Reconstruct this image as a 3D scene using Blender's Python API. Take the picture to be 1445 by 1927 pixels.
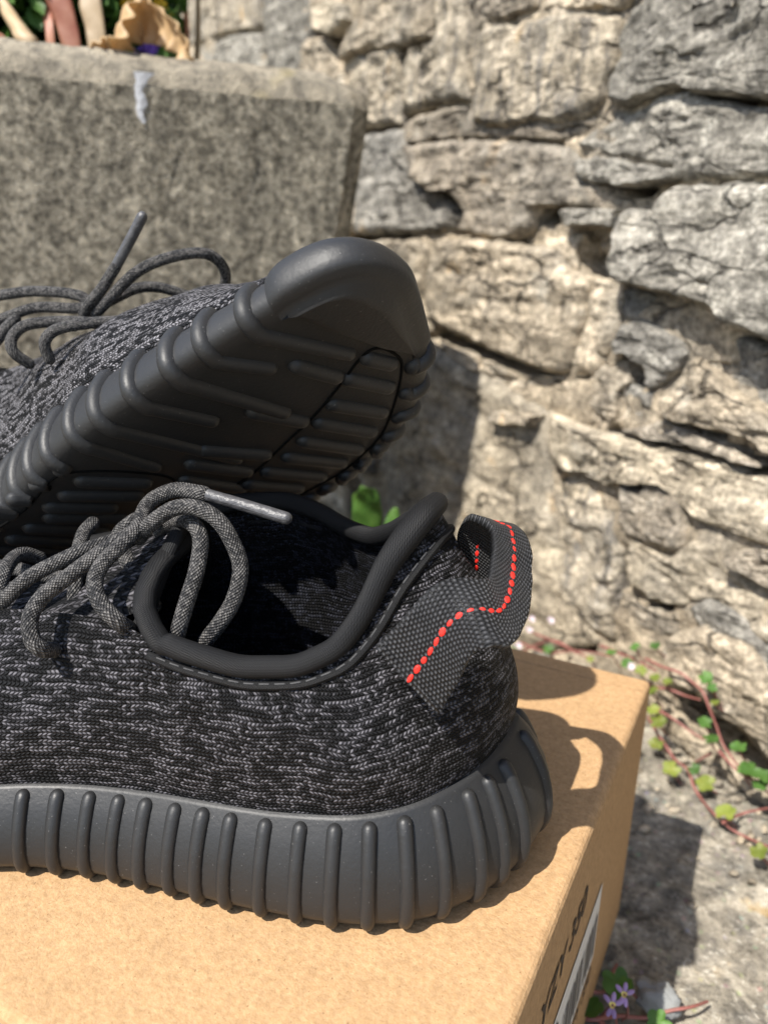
import bpy, math, random
import numpy as np
from mathutils import Vector, Matrix, noise
random.seed(7)
for o in list(bpy.data.objects): bpy.data.objects.remove(o, do_unlink=True)
scene = bpy.context.scene
COL = scene.collection
# ------------------------------------------------------------------ camera
PW, PH, F = 1445., 1927., 1447.
def rot(a, b, c):
    ca, sa, cb, sb, cc, sc = math.cos(a), math.sin(a), math.cos(b), math.sin(b), math.cos(c), math.sin(c)
    Rz = np.array([[cc, -sc, 0], [sc, cc, 0], [0, 0, 1]]); Rx = np.array([[1, 0, 0], [0, ca, -sa], [0, sa, ca]])
    Rr = np.array([[cb, -sb, 0], [sb, cb, 0], [0, 0, 1]])
    return Rz @ Rx @ Rr
RC = rot(math.radians(72.7), math.radians(1.3), math.radians(27.48))
BH = .1165                                      # height of the shoe box
CP = np.array([0.0298, -0.2882, 0.2670])
cd = bpy.data.cameras.new('camera'); cam = bpy.data.objects.new('camera', cd); COL.objects.link(cam)
mw = np.eye(4); mw[:3, :3] = RC; mw[:3, 3] = CP
cam.matrix_world = Matrix(mw.tolist())
cd.sensor_fit = 'VERTICAL'; cd.sensor_height = 36.; cd.lens = 36. * F / PH
cd.clip_start = .01; cd.clip_end = 200
cd.dof.use_dof = True; cd.dof.focus_distance = .192; cd.dof.aperture_fstop = 13.
scene.camera = cam
# ------------------------------------------------------------------ light
SUN = np.array([-.181, -.571, .80]); SUN /= np.linalg.norm(SUN)
w = bpy.data.worlds.new('World'); scene.world = w; w.use_nodes = True
nt = w.node_tree; sk = nt.nodes.new('ShaderNodeTexSky'); sk.sky_type = 'NISHITA'; sk.sun_disc = False
sk.sun_elevation = math.asin(SUN[2]); sk.sun_rotation = math.atan2(SUN[0], SUN[1])
nt.links.new(sk.outputs[0], nt.nodes['Background'].inputs[0]); nt.nodes['Background'].inputs[1].default_value = .115
ld = bpy.data.lights.new('sun', 'SUN'); ld.energy = 4.3; ld.angle = math.radians(.53); ld.color = (1., .955, .88)
sun = bpy.data.objects.new('sun', ld); COL.objects.link(sun)
sun.rotation_euler = Vector((-SUN).tolist()).to_track_quat('-Z', 'Y').to_euler(); sun.location = (-.5, -1.5, 2.2)
vs = scene.view_settings; vs.view_transform = 'Standard'; vs.look = 'None'; vs.gamma = 1; vs.exposure = 1.0
scene.render.engine = 'CYCLES'
# ------------------------------------------------------------------ pixel helpers
def ray(x, y): return RC @ np.array([(x - PW / 2) / F, -(y - PH / 2) / F, -1.])
def pd(x, y, d): return CP + ray(x, y) * d
def onpl(x, y, p, n):
    d = ray(x, y); return CP + d * (np.dot(np.array(p) - CP, n) / np.dot(d, n))
def pz(x, y, z): return onpl(x, y, (0, 0, z), (0, 0, 1))
def proj(P):
    v = RC.T @ (np.array(P) - CP); return PW / 2 + F * v[0] / -v[2], PH / 2 - F * v[1] / -v[2]
# ------------------------------------------------------------------ object helpers
def tag(o, label=None, cat=None, group=None, kind=None):
    if label: o['label'] = label
    if cat: o['category'] = cat
    if group: o['group'] = group
    if kind: o['kind'] = kind
    return o
def mesh(name, vs_, fs, mat=None, smooth=True, uvs=None):
    me = bpy.data.meshes.new(name); me.from_pydata([tuple(map(float, v)) for v in vs_], [], fs)
    if uvs is not None:
        l = me.uv_layers.new(name='UVMap')
        vi = np.empty(len(me.loops), dtype=np.int32); me.loops.foreach_get('vertex_index', vi)
        l.data.foreach_set('uv', np.asarray(uvs, dtype=np.float32)[vi].ravel())
    if mat: me.materials.append(mat)
    if smooth: me.polygons.foreach_set('use_smooth', [True] * len(me.polygons))
    me.update(); return me
def obj(name, me, parent=None):
    o = bpy.data.objects.new(name, me); COL.objects.link(o)
    if parent: o.parent = parent
    return o
def empty(name, loc=(0, 0, 0)):
    o = bpy.data.objects.new(name, None); COL.objects.link(o); o.empty_display_size = .02
    o.matrix_world = Matrix.Translation(Vector(tuple(map(float, loc)))); return o
def part(name, me, parent):
    """world-space (or parent-space when identity) mesh parented keeping its place"""
    o = obj(name, me, parent); o.matrix_parent_inverse = parent.matrix_world.inverted(); return o
def grid_faces(nu, nv, cu=False, cv=False):
    f = []
    for i in range(nu if cu else nu - 1):
        for j in range(nv if cv else nv - 1):
            a = i * nv + j; b = ((i + 1) % nu) * nv + j; c = ((i + 1) % nu) * nv + (j + 1) % nv; d = i * nv + (j + 1) % nv
            f.append((a, b, c, d))
    return f
def catmull(P, n, closed=False):
    P = [np.array(p, float) for p in P]; m = len(P); out = []
    segs = m if closed else m - 1
    for k in range(segs):
        if closed: p0, p1, p2, p3 = P[(k - 1) % m], P[k], P[(k + 1) % m], P[(k + 2) % m]
        else: p0, p1, p2, p3 = P[max(k - 1, 0)], P[k], P[k + 1], P[min(k + 2, m - 1)]
        for i in range(n):
            t = i / n
            out.append(.5 * ((2 * p1) + (-p0 + p2) * t + (2 * p0 - 5 * p1 + 4 * p2 - p3) * t * t + (-p0 + 3 * p1 - 3 * p2 + p3) * t ** 3))
    if not closed: out.append(P[-1])
    return np.array(out)
def resample(P, n, closed=False):
    P = np.array(P)
    if closed: P = np.vstack([P, P[:1]])
    s = np.concatenate([[0], np.cumsum(np.linalg.norm(np.diff(P, axis=0), axis=1))])
    t = np.linspace(0, s[-1], n + 1)[:-1] if closed else np.linspace(0, s[-1], n)
    return np.stack([np.interp(t, s, P[:, k]) for k in range(P.shape[1])], 1), t, s[-1]
def nrm(v): return v / (np.linalg.norm(v) + 1e-12)
def tube(path, r, seg=12, step=None, caps=True, flat=1., flatn=None):
    """swept tube; r is a number or f(t in 0..1); rounded ends"""
    P = np.array(path, float)
    L = np.sum(np.linalg.norm(np.diff(P, axis=0), axis=1))
    n = max(3, int(L / (step or .0012)) + 1)
    P, tt, L = resample(P, n)
    rf = r if callable(r) else (lambda t: r)
    T = np.gradient(P, axis=0); T = T / np.linalg.norm(T, axis=1)[:, None]
    up = np.array([0, 0, 1.]) if abs(T[0][2]) < .9 else np.array([1., 0, 0])
    N = nrm(np.cross(T[0], up)); V = []; U = []
    r0 = rf(0.); r1 = rf(1.)
    rings = []
    if caps:
        for a in (1., .92, .7, .38): rings.append((0, -r0 * a, math.sqrt(max(0, 1 - a * a))))
    for i in range(n): rings.append((i, 0, 1))
    if caps:
        for a in (.38, .7, .92, 1.): rings.append((n - 1, r1 * a, math.sqrt(max(0, 1 - a * a))))
    frames = []
    for i in range(n):
        if i: N = nrm(N - T[i] * np.dot(N, T[i]))
        if flatn is not None: N = nrm(np.array(flatn) - T[i] * np.dot(flatn, T[i]))
        frames.append((N.copy(), np.cross(T[i], N)))
    for (i, off, sc) in rings:
        A, B = frames[i]; rr = rf(i / (n - 1)) * max(sc, .02)
        for k in range(seg + 1):
            a = 2 * math.pi * k / seg
            V.append(P[i] + T[i] * off + A * math.cos(a) * rr * flat + B * math.sin(a) * rr); U.append((tt[i] + off, k / seg))
    return V, grid_faces(len(rings), seg + 1), U
# ------------------------------------------------------------------ materials
class NB:
    def __init__(s, name, rough=.6, spec=.5):
        s.m = bpy.data.materials.new(name); s.m.use_nodes = True; s.t = s.m.node_tree
        s.b = s.t.nodes['Principled BSDF']; s.b.inputs['Roughness'].default_value = rough
        s.b.inputs['Specular IOR Level'].default_value = spec
    def n(s, typ, **kw):
        n = s.t.nodes.new('ShaderNode' + typ)
        for k, v in kw.items(): setattr(n, k, v)
        return n
    def link(s, a, b): s.t.links.new(a, b)
    def put(s, sock, v):
        if isinstance(v, (int, float)): sock.default_value = v
        elif isinstance(v, (tuple, list)): sock.default_value = v if len(v) != 3 or sock.type != 'RGBA' else (*v, 1)
        else: s.link(v, sock)
    def math(s, op, a, b=0., c=0., clamp=False):
        n = s.n('Math', operation=op, use_clamp=clamp); s.put(n.inputs[0], a); s.put(n.inputs[1], b); s.put(n.inputs[2], c); return n.outputs[0]
    def noise(s, vec, scale, detail=4., rough=.6, dist=0.):
        n = s.n('TexNoise'); s.link(vec, n.inputs['Vector']); n.inputs['Scale'].default_value = scale
        n.inputs['Detail'].default_value = detail; n.inputs['Roughness'].default_value = rough; n.inputs['Distortion'].default_value = dist
        return n.outputs[0]
    def vor(s, vec, scale, feature='F1'):
        n = s.n('TexVoronoi', feature=feature); s.link(vec, n.inputs['Vector']); n.inputs['Scale'].default_value = scale; return n
    def ramp(s, fac, stops):
        n = s.n('ValToRGB'); e = n.color_ramp.elements
        while len(e) < len(stops): e.new(.5)
        for k, (p, c) in enumerate(stops): e[k].position = p; e[k].color = (*c, 1) if len(c) == 3 else c
        s.put(n.inputs[0], fac); return n.outputs[0]
    def mix(s, f, a, b, typ='MIX'):
        n = s.n('Mix', data_type='RGBA', blend_type=typ); s.put(n.inputs[0], f); s.put(n.inputs[6], a); s.put(n.inputs[7], b); return n.outputs[2]
    def sep(s, v):
        n = s.n('SeparateXYZ'); s.link(v, n.inputs[0]); return n.outputs
    def comb(s, x, y, z=0.):
        n = s.n('CombineXYZ'); s.put(n.inputs[0], x); s.put(n.inputs[1], y); s.put(n.inputs[2], z); return n.outputs[0]
    def mapr(s, v, a, b, c, d):
        n = s.n('MapRange'); s.put(n.inputs[0], v)
        for i, k in enumerate((a, b, c, d)): n.inputs[i + 1].default_value = k
        return n.outputs[0]
    def scalev(s, v, sc):
        n = s.n('Vector' + 'Math', operation='MULTIPLY'); s.link(v, n.inputs[0]); n.inputs[1].default_value = sc; return n.outputs[0]
    def bump(s, h, dist, strength=1., prev=None):
        n = s.n('Bump'); s.put(n.inputs['Height'], h); n.inputs['Distance'].default_value = dist; n.inputs['Strength'].default_value = strength
        if prev is not None: s.link(prev, n.inputs['Normal'])
        return n.outputs[0]
    def speck(s, c, q, scale, lo, hi, detail=3., a=.36, b=.64):
        k = s.mapr(s.noise(q, scale, detail, .65), a, b, lo, hi); return s.mix(1., c, s.comb(k, k, k), 'MULTIPLY')
    def uv(s): return s.n('TexCoord').outputs['UV']
    def ob(s): return s.n('TexCoord').outputs['Object']
    def pos(s): return s.n('NewGeometry').outputs['Position']
    def rnd(s): return s.n('ObjectInfo').outputs['Random']
    def col(s, c): s.put(s.b.inputs['Base Color'], c)
    def nor(s, n): s.link(n, s.b.inputs['Normal'])

def knit_mat(name, pitch=.00105, light=(.14, .134, .147), dark=(.0085, .0085, .0095), bias=0.):
    n = NB(name, .6, .16); u, v, _ = n.sep(n.uv())
    wob = n.math('MULTIPLY', n.math('SUBTRACT', n.noise(n.uv(), 60., 2.), .5), .004)
    V = n.math('DIVIDE', n.math('ADD', v, wob), pitch * .9); row = n.math('FLOOR', V); fv = n.math('FRACT', V)
    par = n.math('MODULO', n.math('ABSOLUTE', row), 2.)
    sl = n.math('MULTIPLY', n.math('SUBTRACT', par, .5), n.math('MULTIPLY', fv, 1.1))
    U = n.math('ADD', n.math('DIVIDE', u, pitch), n.math('ADD', n.math('MULTIPLY', par, .5), sl))
    cell = n.math('FLOOR', U); fu = n.math('FRACT', U)
    du = n.math('ABSOLUTE', n.math('SUBTRACT', fu, .5)); dv = n.math('ABSOLUTE', n.math('SUBTRACT', fv, .5))
    h = n.math('SUBTRACT', 1., n.math('ADD', n.math('MULTIPLY', n.math('POWER', du, 2.), 3.6), n.math('MULTIPLY', n.math('POWER', dv, 2.), 3.2)), clamp=True)
    # streaks of pale yarn: long wavy runs of stitches
    sx = n.math('ADD', n.math('MULTIPLY', cell, .15), n.math('MULTIPLY', row, .12)); sy = n.math('MULTIPLY', row, .55)
    st = n.noise(n.comb(sx, sy, 3.), 1., 1., .5, .3)
    wn = n.n('TexWhiteNoise', noise_dimensions='2D'); n.link(n.comb(cell, row), wn.inputs['Vector'])
    k = n.math('ADD', st, n.math('MULTIPLY', n.math('SUBTRACT', wn.outputs[0], .5), .26))
    m = n.mapr(k, .47 - bias, .63 - bias, 0., 1.)
    big = n.mapr(n.noise(n.uv(), 22., 2.), .35, .7, .55, 1.1)
    lite = n.mix(wn.outputs[0], (light[0] * .55, light[1] * .55, light[2] * .55), light)
    c = n.mix(m, dark, lite)
    c = n.mix(n.mapr(h, .15, .6, .85, 0.), c, (.003, .003, .003))
    n.col(c); n.nor(n.bump(h, .00075, 1.)); return n.m
def braid_mat(name, r, light=(.15, .142, .135), dark=(.024, .0235, .025)):
    n = NB(name, .7, .35); u, v, _ = n.sep(n.uv())
    N = 15.; p = 2 * math.pi * r / N
    a = n.math('ADD', n.math('DIVIDE', u, p * 1.15), n.math('MULTIPLY', v, N)); b = n.math('SUBTRACT', n.math('DIVIDE', u, p * 1.15), n.math('MULTIPLY', v, N))
    fa = n.math('ABSOLUTE', n.math('SUBTRACT', n.math('FRACT', a), .5)); fb = n.math('ABSOLUTE', n.math('SUBTRACT', n.math('FRACT', b), .5))
    h = n.math('SUBTRACT', 1., n.math('ADD', n.math('MULTIPLY', n.math('POWER', fa, 2.), 3.), n.math('MULTIPLY', n.math('POWER', fb, 2.), 3.)), clamp=True)
    wn = n.n('TexWhiteNoise', noise_dimensions='2D'); n.link(n.comb(n.math('FLOOR', a), n.math('FLOOR', b)), wn.inputs['Vector'])
    lo = n.mapr(n.noise(n.comb(n.math('MULTIPLY', u, 130.), n.math('MULTIPLY', n.math('SINE', n.math('MULTIPLY', v, 6.283)), .7)), 1., 2.), .3, .7, -.3, .3)
    f = n.mapr(n.math('ADD', wn.outputs[0], lo), .15, .95, 0., 1.)
    c = n.mix(f, dark, light); c = n.mix(n.mapr(h, .05, .45, .5, 0.), c, (.012, .012, .012))
    n.col(c); n.nor(n.bump(h, .0006, 1.)); return n.m
def weave_mat(name, base, pu, pv, dist, rough=.6, twill=False, spec=.4):
    n = NB(name, rough, spec); u, v, _ = n.sep(n.uv())
    if twill:
        a = n.math('ADD', n.math('DIVIDE', u, pu), n.math('DIVIDE', v, pv)); b = n.math('DIVIDE', v, pv * 1.6)
        h = n.math('MULTIPLY', n.math('ABSOLUTE', n.math('SINE', n.math('MULTIPLY', a, 3.1416))), n.math('ADD', .6, n.math('MULTIPLY', .4, n.math('ABSOLUTE', n.math('SINE', n.math('MULTIPLY', b, 3.1416))))))
        wv = .5
    else:
        U = n.math('DIVIDE', u, pu); par = n.math('MODULO', n.math('ABSOLUTE', n.math('FLOOR', U)), 2.)
        V = n.math('ADD', n.math('DIVIDE', v, pv), n.math('MULTIPLY', par, .5))
        fu = n.math('ABSOLUTE', n.math('SUBTRACT', n.math('FRACT', U), .5)); fv = n.math('ABSOLUTE', n.math('SUBTRACT', n.math('FRACT', V), .5))
        h = n.math('SUBTRACT', 1., n.math('ADD', n.math('MULTIPLY', n.math('POWER', fu, 2.), 3.4), n.math('MULTIPLY', n.math('POWER', fv, 2.), 3.)), clamp=True)
        wn = n.n('TexWhiteNoise', noise_dimensions='2D'); n.link(n.comb(n.math('FLOOR', U), n.math('FLOOR', V)), wn.inputs['Vector']); wv = wn.outputs[0]
    c = n.mix(n.mapr(h, .1, .7, 0., 1.), tuple(k * .25 for k in base), n.mix(wv, base, tuple(k * 1.7 for k in base)))
    n.col(c); n.nor(n.bump(h, dist, 1.)); return n.m
def rubber_mat():
    n = NB('sole_rubber', .5, .42); p = n.ob()
    big = n.noise(p, 35., 3.); sm = n.noise(p, 900., 2., .5); dust = n.mapr(n.noise(p, 1500., 1.), .73, .78, 0., 1.)
    n.col(n.mix(n.math('MULTIPLY', dust, .35), n.mix(big, (.0155, .0156, .0160), (.0212, .0214, .0220)), (.22, .21, .2)))
    n.link(n.mapr(big, .3, .7, .44, .58), n.b.inputs['Roughness']); n.nor(n.bump(sm, .00012, .6)); return n.m
def plain_mat(name, c, rough=.6, spec=.4, bs=None, bd=.0003, var=.25):
    n = NB(name, rough, spec); p = n.ob(); f = n.noise(p, bs or 120., 4.)
    n.col(n.mix(f, tuple(k * (1 - var) for k in c), tuple(min(1, k * (1 + var)) for k in c))); n.nor(n.bump(f, bd)); return n.m
def card_mat():
    n = NB('kraft_cardboard', .85, .15); p = n.pos()
    a = n.noise(p, 90., 5., .65); b = n.noise(p, 900., 3., .7); sp = n.noise(n.scalev(p, (1, .55, 1)), 1400., 1.)
    c = n.mix(n.mapr(a, .3, .7, 0, 1), (.385, .247, .130), (.44, .283, .150))
    c = n.mix(n.mapr(b, .38, .62, .0, .6), c, (.34, .205, .095)); c = n.mix(n.mapr(sp, .70, .76, 0., .6), c, (.14, .075, .03))
    c = n.speck(c, p, 420., .88, 1.1); n.col(c); n.nor(n.bump(b, .0003, .9, n.bump(a, .0003, .5))); return n.m
def stone_mat(name, c1, c2, c3, lichen=.2, streak=0.):
    n = NB(name, .92, .12); p = n.pos(); r = n.rnd()
    off = n.n('VectorMath', operation='ADD'); n.link(p, off.inputs[0]); n.link(n.comb(n.math('MULTIPLY', r, 7.), n.math('MULTIPLY', r, 3.)), off.inputs[1]); q = off.outputs[0]
    big = n.noise(q, 14., 4., .6, .4); mid = n.noise(q, 70., 6., .68, .3); fine = n.noise(q, 420., 5., .7)
    lay = n.noise(n.scalev(q, (1, 1, 5.)), 28., 5., .65, .3)
    c = n.mix(n.mapr(big, .36, .64, 0, 1), c1, c2); c = n.mix(n.mapr(mid, .42, .66, 0, .8), c, c3)
    c = n.mix(n.mapr(lay, .38, .55, .55, 0.), c, tuple(k * .45 for k in c1))
    c = n.mix(n.mapr(fine, .3, .48, .55, 0), c, tuple(k * .35 for k in c1))
    c = n.mix(n.math('MULTIPLY', n.mapr(n.noise(q, 33., 5., .7), .60, .68, 0., 1.), lichen), c, (.62, .6, .54))
    c = n.mix(n.mapr(n.noise(q, 24., 3., .6), .66, .74, 0., .5), c, (.46, .28, .10))
    c = n.mix(n.mapr(n.noise(q, 11., 5., .65, .5), .47, .62, 0., .5), c, (.23, .22, .20))
    if streak: c = n.mix(n.mapr(n.noise(n.scalev(q, (6, 6, .8)), 26., 3., .6), .5, .62, 0, streak), c, (.10, .10, .105))
    c = n.speck(c, q, 48., .75, 1.2); c = n.speck(c, q, 150., .70, 1.28, 4.); c = n.speck(c, q, 360., .65, 1.3)
    v2 = n.math('MULTIPLY', n.math('ADD', r, 2.2), .42); c = n.mix(1., c, n.comb(v2, n.math('MULTIPLY', v2, .975), n.math('MULTIPLY', v2, .92)), 'MULTIPLY')
    wv = n.n('VectorMath', operation='ADD'); n.link(n.scalev(q, (1, 1, 2.2)), wv.inputs[0]); n.link(n.scalev(n.n('TexNoise').outputs[1], (.0, .0, .0)), wv.inputs[1])
    nz = n.n('TexNoise'); n.link(q, nz.inputs['Vector']); nz.inputs['Scale'].default_value = 30.; nz.inputs['Detail'].default_value = 4.; n.link(n.scalev(nz.outputs[1], (.05, .05, .05)), wv.inputs[1])
    ck = n.vor(wv.outputs[0], 17., 'DISTANCE_TO_EDGE').outputs[0]; ck = n.math('MULTIPLY', n.mapr(ck, .0, .035, 1., 0.), n.mapr(n.noise(q, 20., 2.), .45, .6, 0., 1.))
    c = n.mix(n.math('MULTIPLY', ck, .7), c, (.05, .045, .04))
    n.col(c); n.nor(n.bump(n.math('MULTIPLY', ck, -1.), .006, .9, n.bump(fine, .0016, 1., n.bump(mid, .0065, .9, n.bump(lay, .004, .8))))); return n.m
def concrete_mat():
    n = NB('weathered_concrete', .95, .1); p = n.pos(); x, y, z = n.sep(p)
    big = n.noise(p, 9., 4., .6); mid = n.noise(p, 95., 5., .7); fine = n.noise(p, 300., 5., .75); pit = n.vor(p, 170.).outputs[0]
    c = n.mix(n.mapr(big, .35, .65, 0, 1), (.50, .445, .345), (.62, .555, .435)); st = n.math('ADD', n.math('MULTIPLY', n.math('SUBTRACT', z, .30), 2.6), n.math('MULTIPLY', n.math('SUBTRACT', n.noise(p, 22., 5., .7), .5), 1.6))
    c = n.mix(n.mapr(st, -.35, .5, 0., .45), c, (.24, .218, .175)); c = n.mix(n.mapr(mid, .40, .62, .45, 0), c, (.14, .13, .108))
    c = n.mix(n.mapr(fine, .5, .68, 0, .8), c, (.50, .46, .37)); c = n.mix(n.mapr(fine, .28, .42, .7, 0), c, (.05, .047, .04))
    c = n.speck(c, p, 230., .45, 1.5, 3.); c = n.speck(c, p, 90., .72, 1.25, 4.)
    n.col(c); n.nor(n.bump(fine, .006, 1., n.bump(mid, .010, 1.))); return n.m
def rim_mat():  # rim coloured apart from the trough to carry sunlight; yellow patches are lichen
    n = NB('sunlit_rim', .95, .1); p = n.pos(); mid = n.noise(p, 60., 5., .7); fine = n.noise(p, 260., 5., .75)
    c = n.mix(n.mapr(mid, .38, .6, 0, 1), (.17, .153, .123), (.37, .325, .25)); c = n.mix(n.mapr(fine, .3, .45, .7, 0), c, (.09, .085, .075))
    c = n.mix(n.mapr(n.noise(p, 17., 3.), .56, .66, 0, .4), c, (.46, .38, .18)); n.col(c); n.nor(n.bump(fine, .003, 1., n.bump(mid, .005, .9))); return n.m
def ground_mat():
    n = NB('old_paving', .95, .1); p = n.pos()
    big = n.noise(p, 10., 5., .65, .3); mid = n.noise(p, 60., 6., .7, .2); fine = n.noise(p, 330., 5., .75); v = n.vor(p, 190.)
    c = n.mix(n.mapr(big, .35, .66, 0, 1), (.30, .265, .21), (.43, .385, .305)); c = n.mix(n.mapr(mid, .36, .54, .8, 0), c, (.15, .14, .125))
    c = n.mix(n.mapr(fine, .3, .46, .8, 0), c, (.07, .068, .062)); c = n.mix(n.mapr(fine, .56, .68, 0, .75), c, (.66, .62, .53))
    c = n.mix(n.mapr(v.outputs[0], .0, .28, .5, 0), c, n.mix(.6, v.outputs[1], (.35, .3, .22)))
    c = n.speck(c, p, 130., .6, 1.3, 4.); c = n.speck(c, p, 42., .7, 1.2)
    c = n.mix(n.mapr(n.noise(p, 38., 3.), .64, .72, 0, .6), c, (.46, .30, .11))
    n.col(c); n.nor(n.bump(fine, .0022, .9, n.bump(mid, .005, .8))); return n.m
def leaf_mat(name, a, b, trans=.35, scale=120.):
    n = NB(name, .5, .35); f = n.noise(n.pos(), scale, 4.); c = n.mix(n.mapr(f, .3, .7, 0, 1), a, b)
    r = n.math('ADD', n.math('MULTIPLY', n.rnd(), .5), .75); c = n.mix(1., c, n.comb(r, r, r), 'MULTIPLY')
    n.col(c); n.nor(n.bump(f, .0006)); tr = n.n('BsdfTranslucent'); n.link(c, tr.inputs[0]); ms = n.n('MixShader'); ms.inputs[0].default_value = trans
    n.link(n.b.outputs[0], ms.inputs[1]); n.link(tr.outputs[0], ms.inputs[2]); n.link(ms.outputs[0], n.t.nodes['Material Output'].inputs[0]); return n.m
LR = .0020
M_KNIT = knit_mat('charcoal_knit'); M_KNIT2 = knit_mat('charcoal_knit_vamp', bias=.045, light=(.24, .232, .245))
M_LIN = knit_mat('inner_knit', light=(.035, .037, .05), dark=(.004, .004, .005))
M_LACE = braid_mat('braided_lace', LR); M_RUB = rubber_mat()
M_BIND = weave_mat('collar_twill', (.0062, .0062, .0068), .0006, .0005, .00012, .62, True, .28)
M_WEB = weave_mat('webbing', (.030, .030, .032), .0009, .0013, .0007, .5)
M_RED = plain_mat('red_thread', (.80, .025, .015), .55, .4, 1500., .0002, .2)
M_GREYTH = plain_mat('dark_thread', (.022, .022, .024), .6, .4, 1500., .0001)
M_AGLET = plain_mat('clear_aglet', (.065, .064, .067), .4, .45, 500., .0005, .6)
M_SEAM = plain_mat('seam_black', (.004, .004, .004), .8, .1)
M_CARD = card_mat(); M_INK = plain_mat('print_ink', (.055, .04, .03), .8, .2); M_LABEL = plain_mat('label_paper', (.60, .585, .56), .6, .3, 300., .00005, .05)
M_BAR = plain_mat('label_ink', (.02, .02, .02), .7, .2); M_BARG = plain_mat('barcode_ink', (.16, .15, .145), .7, .2)
M_ST = dict(tan=stone_mat('tan_sandstone', (.45, .385, .30), (.53, .455, .355), (.36, .315, .255), .35),
            cream=stone_mat('cream_sandstone', (.51, .445, .35), (.58, .51, .40), (.42, .37, .30), .35),
            grey=stone_mat('grey_stone', (.30, .285, .255), (.38, .36, .32), (.22, .21, .192), .8),
            brown=stone_mat('brown_stone', (.34, .298, .245), (.42, .365, .295), (.25, .225, .195), .4),
            slate=stone_mat('slate_stone', (.28, .27, .25), (.38, .36, .325), (.21, .205, .195), .5),
            streak=stone_mat('streaked_sandstone', (.43, .375, .295), (.51, .445, .35), (.33, .295, .245), .3, .6))
M_MORT = stone_mat('lime_mortar', (.42, .358, .275), (.48, .41, .315), (.34, .29, .23), .3)
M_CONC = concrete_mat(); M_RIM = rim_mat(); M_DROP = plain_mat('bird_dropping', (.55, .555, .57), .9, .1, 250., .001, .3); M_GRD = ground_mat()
M_LG = leaf_mat('leaf_green', (.055, .13, .025), (.10, .20, .04)); M_LY = leaf_mat('leaf_yellow_green', (.15, .21, .03), (.26, .28, .06))
M_STEM = plain_mat('red_stem', (.23, .085, .07), .5, .4, 300., .0004, .35); M_PET = leaf_mat('petal_lilac', (.45, .30, .60), (.55, .40, .68), .3)
M_PURP = leaf_mat('petal_violet', (.20, .08, .55), (.28, .12, .6), .3); M_YEL = leaf_mat('petal_yellow', (.75, .45, .03), (.8, .55, .05), .3)
M_DRY = leaf_mat('withered_leaf', (.54, .36, .18), (.62, .46, .27), .4, 60.); M_DRYP = leaf_mat('papery_leaf', (.45, .33, .19), (.52, .40, .26), .3, 60.)
M_REDL = leaf_mat('dying_red_leaf', (.30, .09, .06), (.40, .20, .12), .3, 50.); M_BROAD = leaf_mat('broad_leaf', (.07, .17, .03), (.12, .23, .045), .4)
M_DG = leaf_mat('dark_foliage', (.035, .09, .018), (.07, .15, .03), .3); M_SOIL = plain_mat('dark_soil', (.04, .03, .022), .95, .1, 150., .003, .5)
M_WHITE = plain_mat('pale_petal', (.50, .42, .45), .6, .3); M_PEB = plain_mat('grey_pebble', (.24, .245, .24), .9, .2, 160., .0012, .35)
M_YST = plain_mat('yellow_stamen', (.8, .65, .2), .6, .3)

# ================================================================== ground
def axis(lo, hi, fine0, fine1, st):
    a = list(np.arange(fine0, fine1, st)); x, s = fine1, st
    while x < hi: a.append(x); s *= 1.5; x += s
    a.append(hi); x, s = fine0, st; b = []
    while True:
        s *= 1.5; x -= s
        if x < lo: break
        b.append(x)
    return np.array([lo] + b[::-1] + a)
gx, gy = axis(-25, 25, -.20, .26, .0035), axis(-25, 25, -.16, .34, .0035)
V = []
for x in gx:
    for y in gy:
        if abs(x) < .6 and abs(y) < .7:
            q = Vector((x * 14, y * 14, .3)); z = -.0035 + .0035 * noise.fractal(q, .8, 2.1, 6) + .0022 * noise.noise(Vector((x * 120, y * 120, 2)))
        else: z = -.0035
        V.append((x, y, min(z, -.0002)))
tag(obj('ground', mesh('ground', V, grid_faces(len(gx), len(gy)), M_GRD)), kind='structure')

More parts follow.
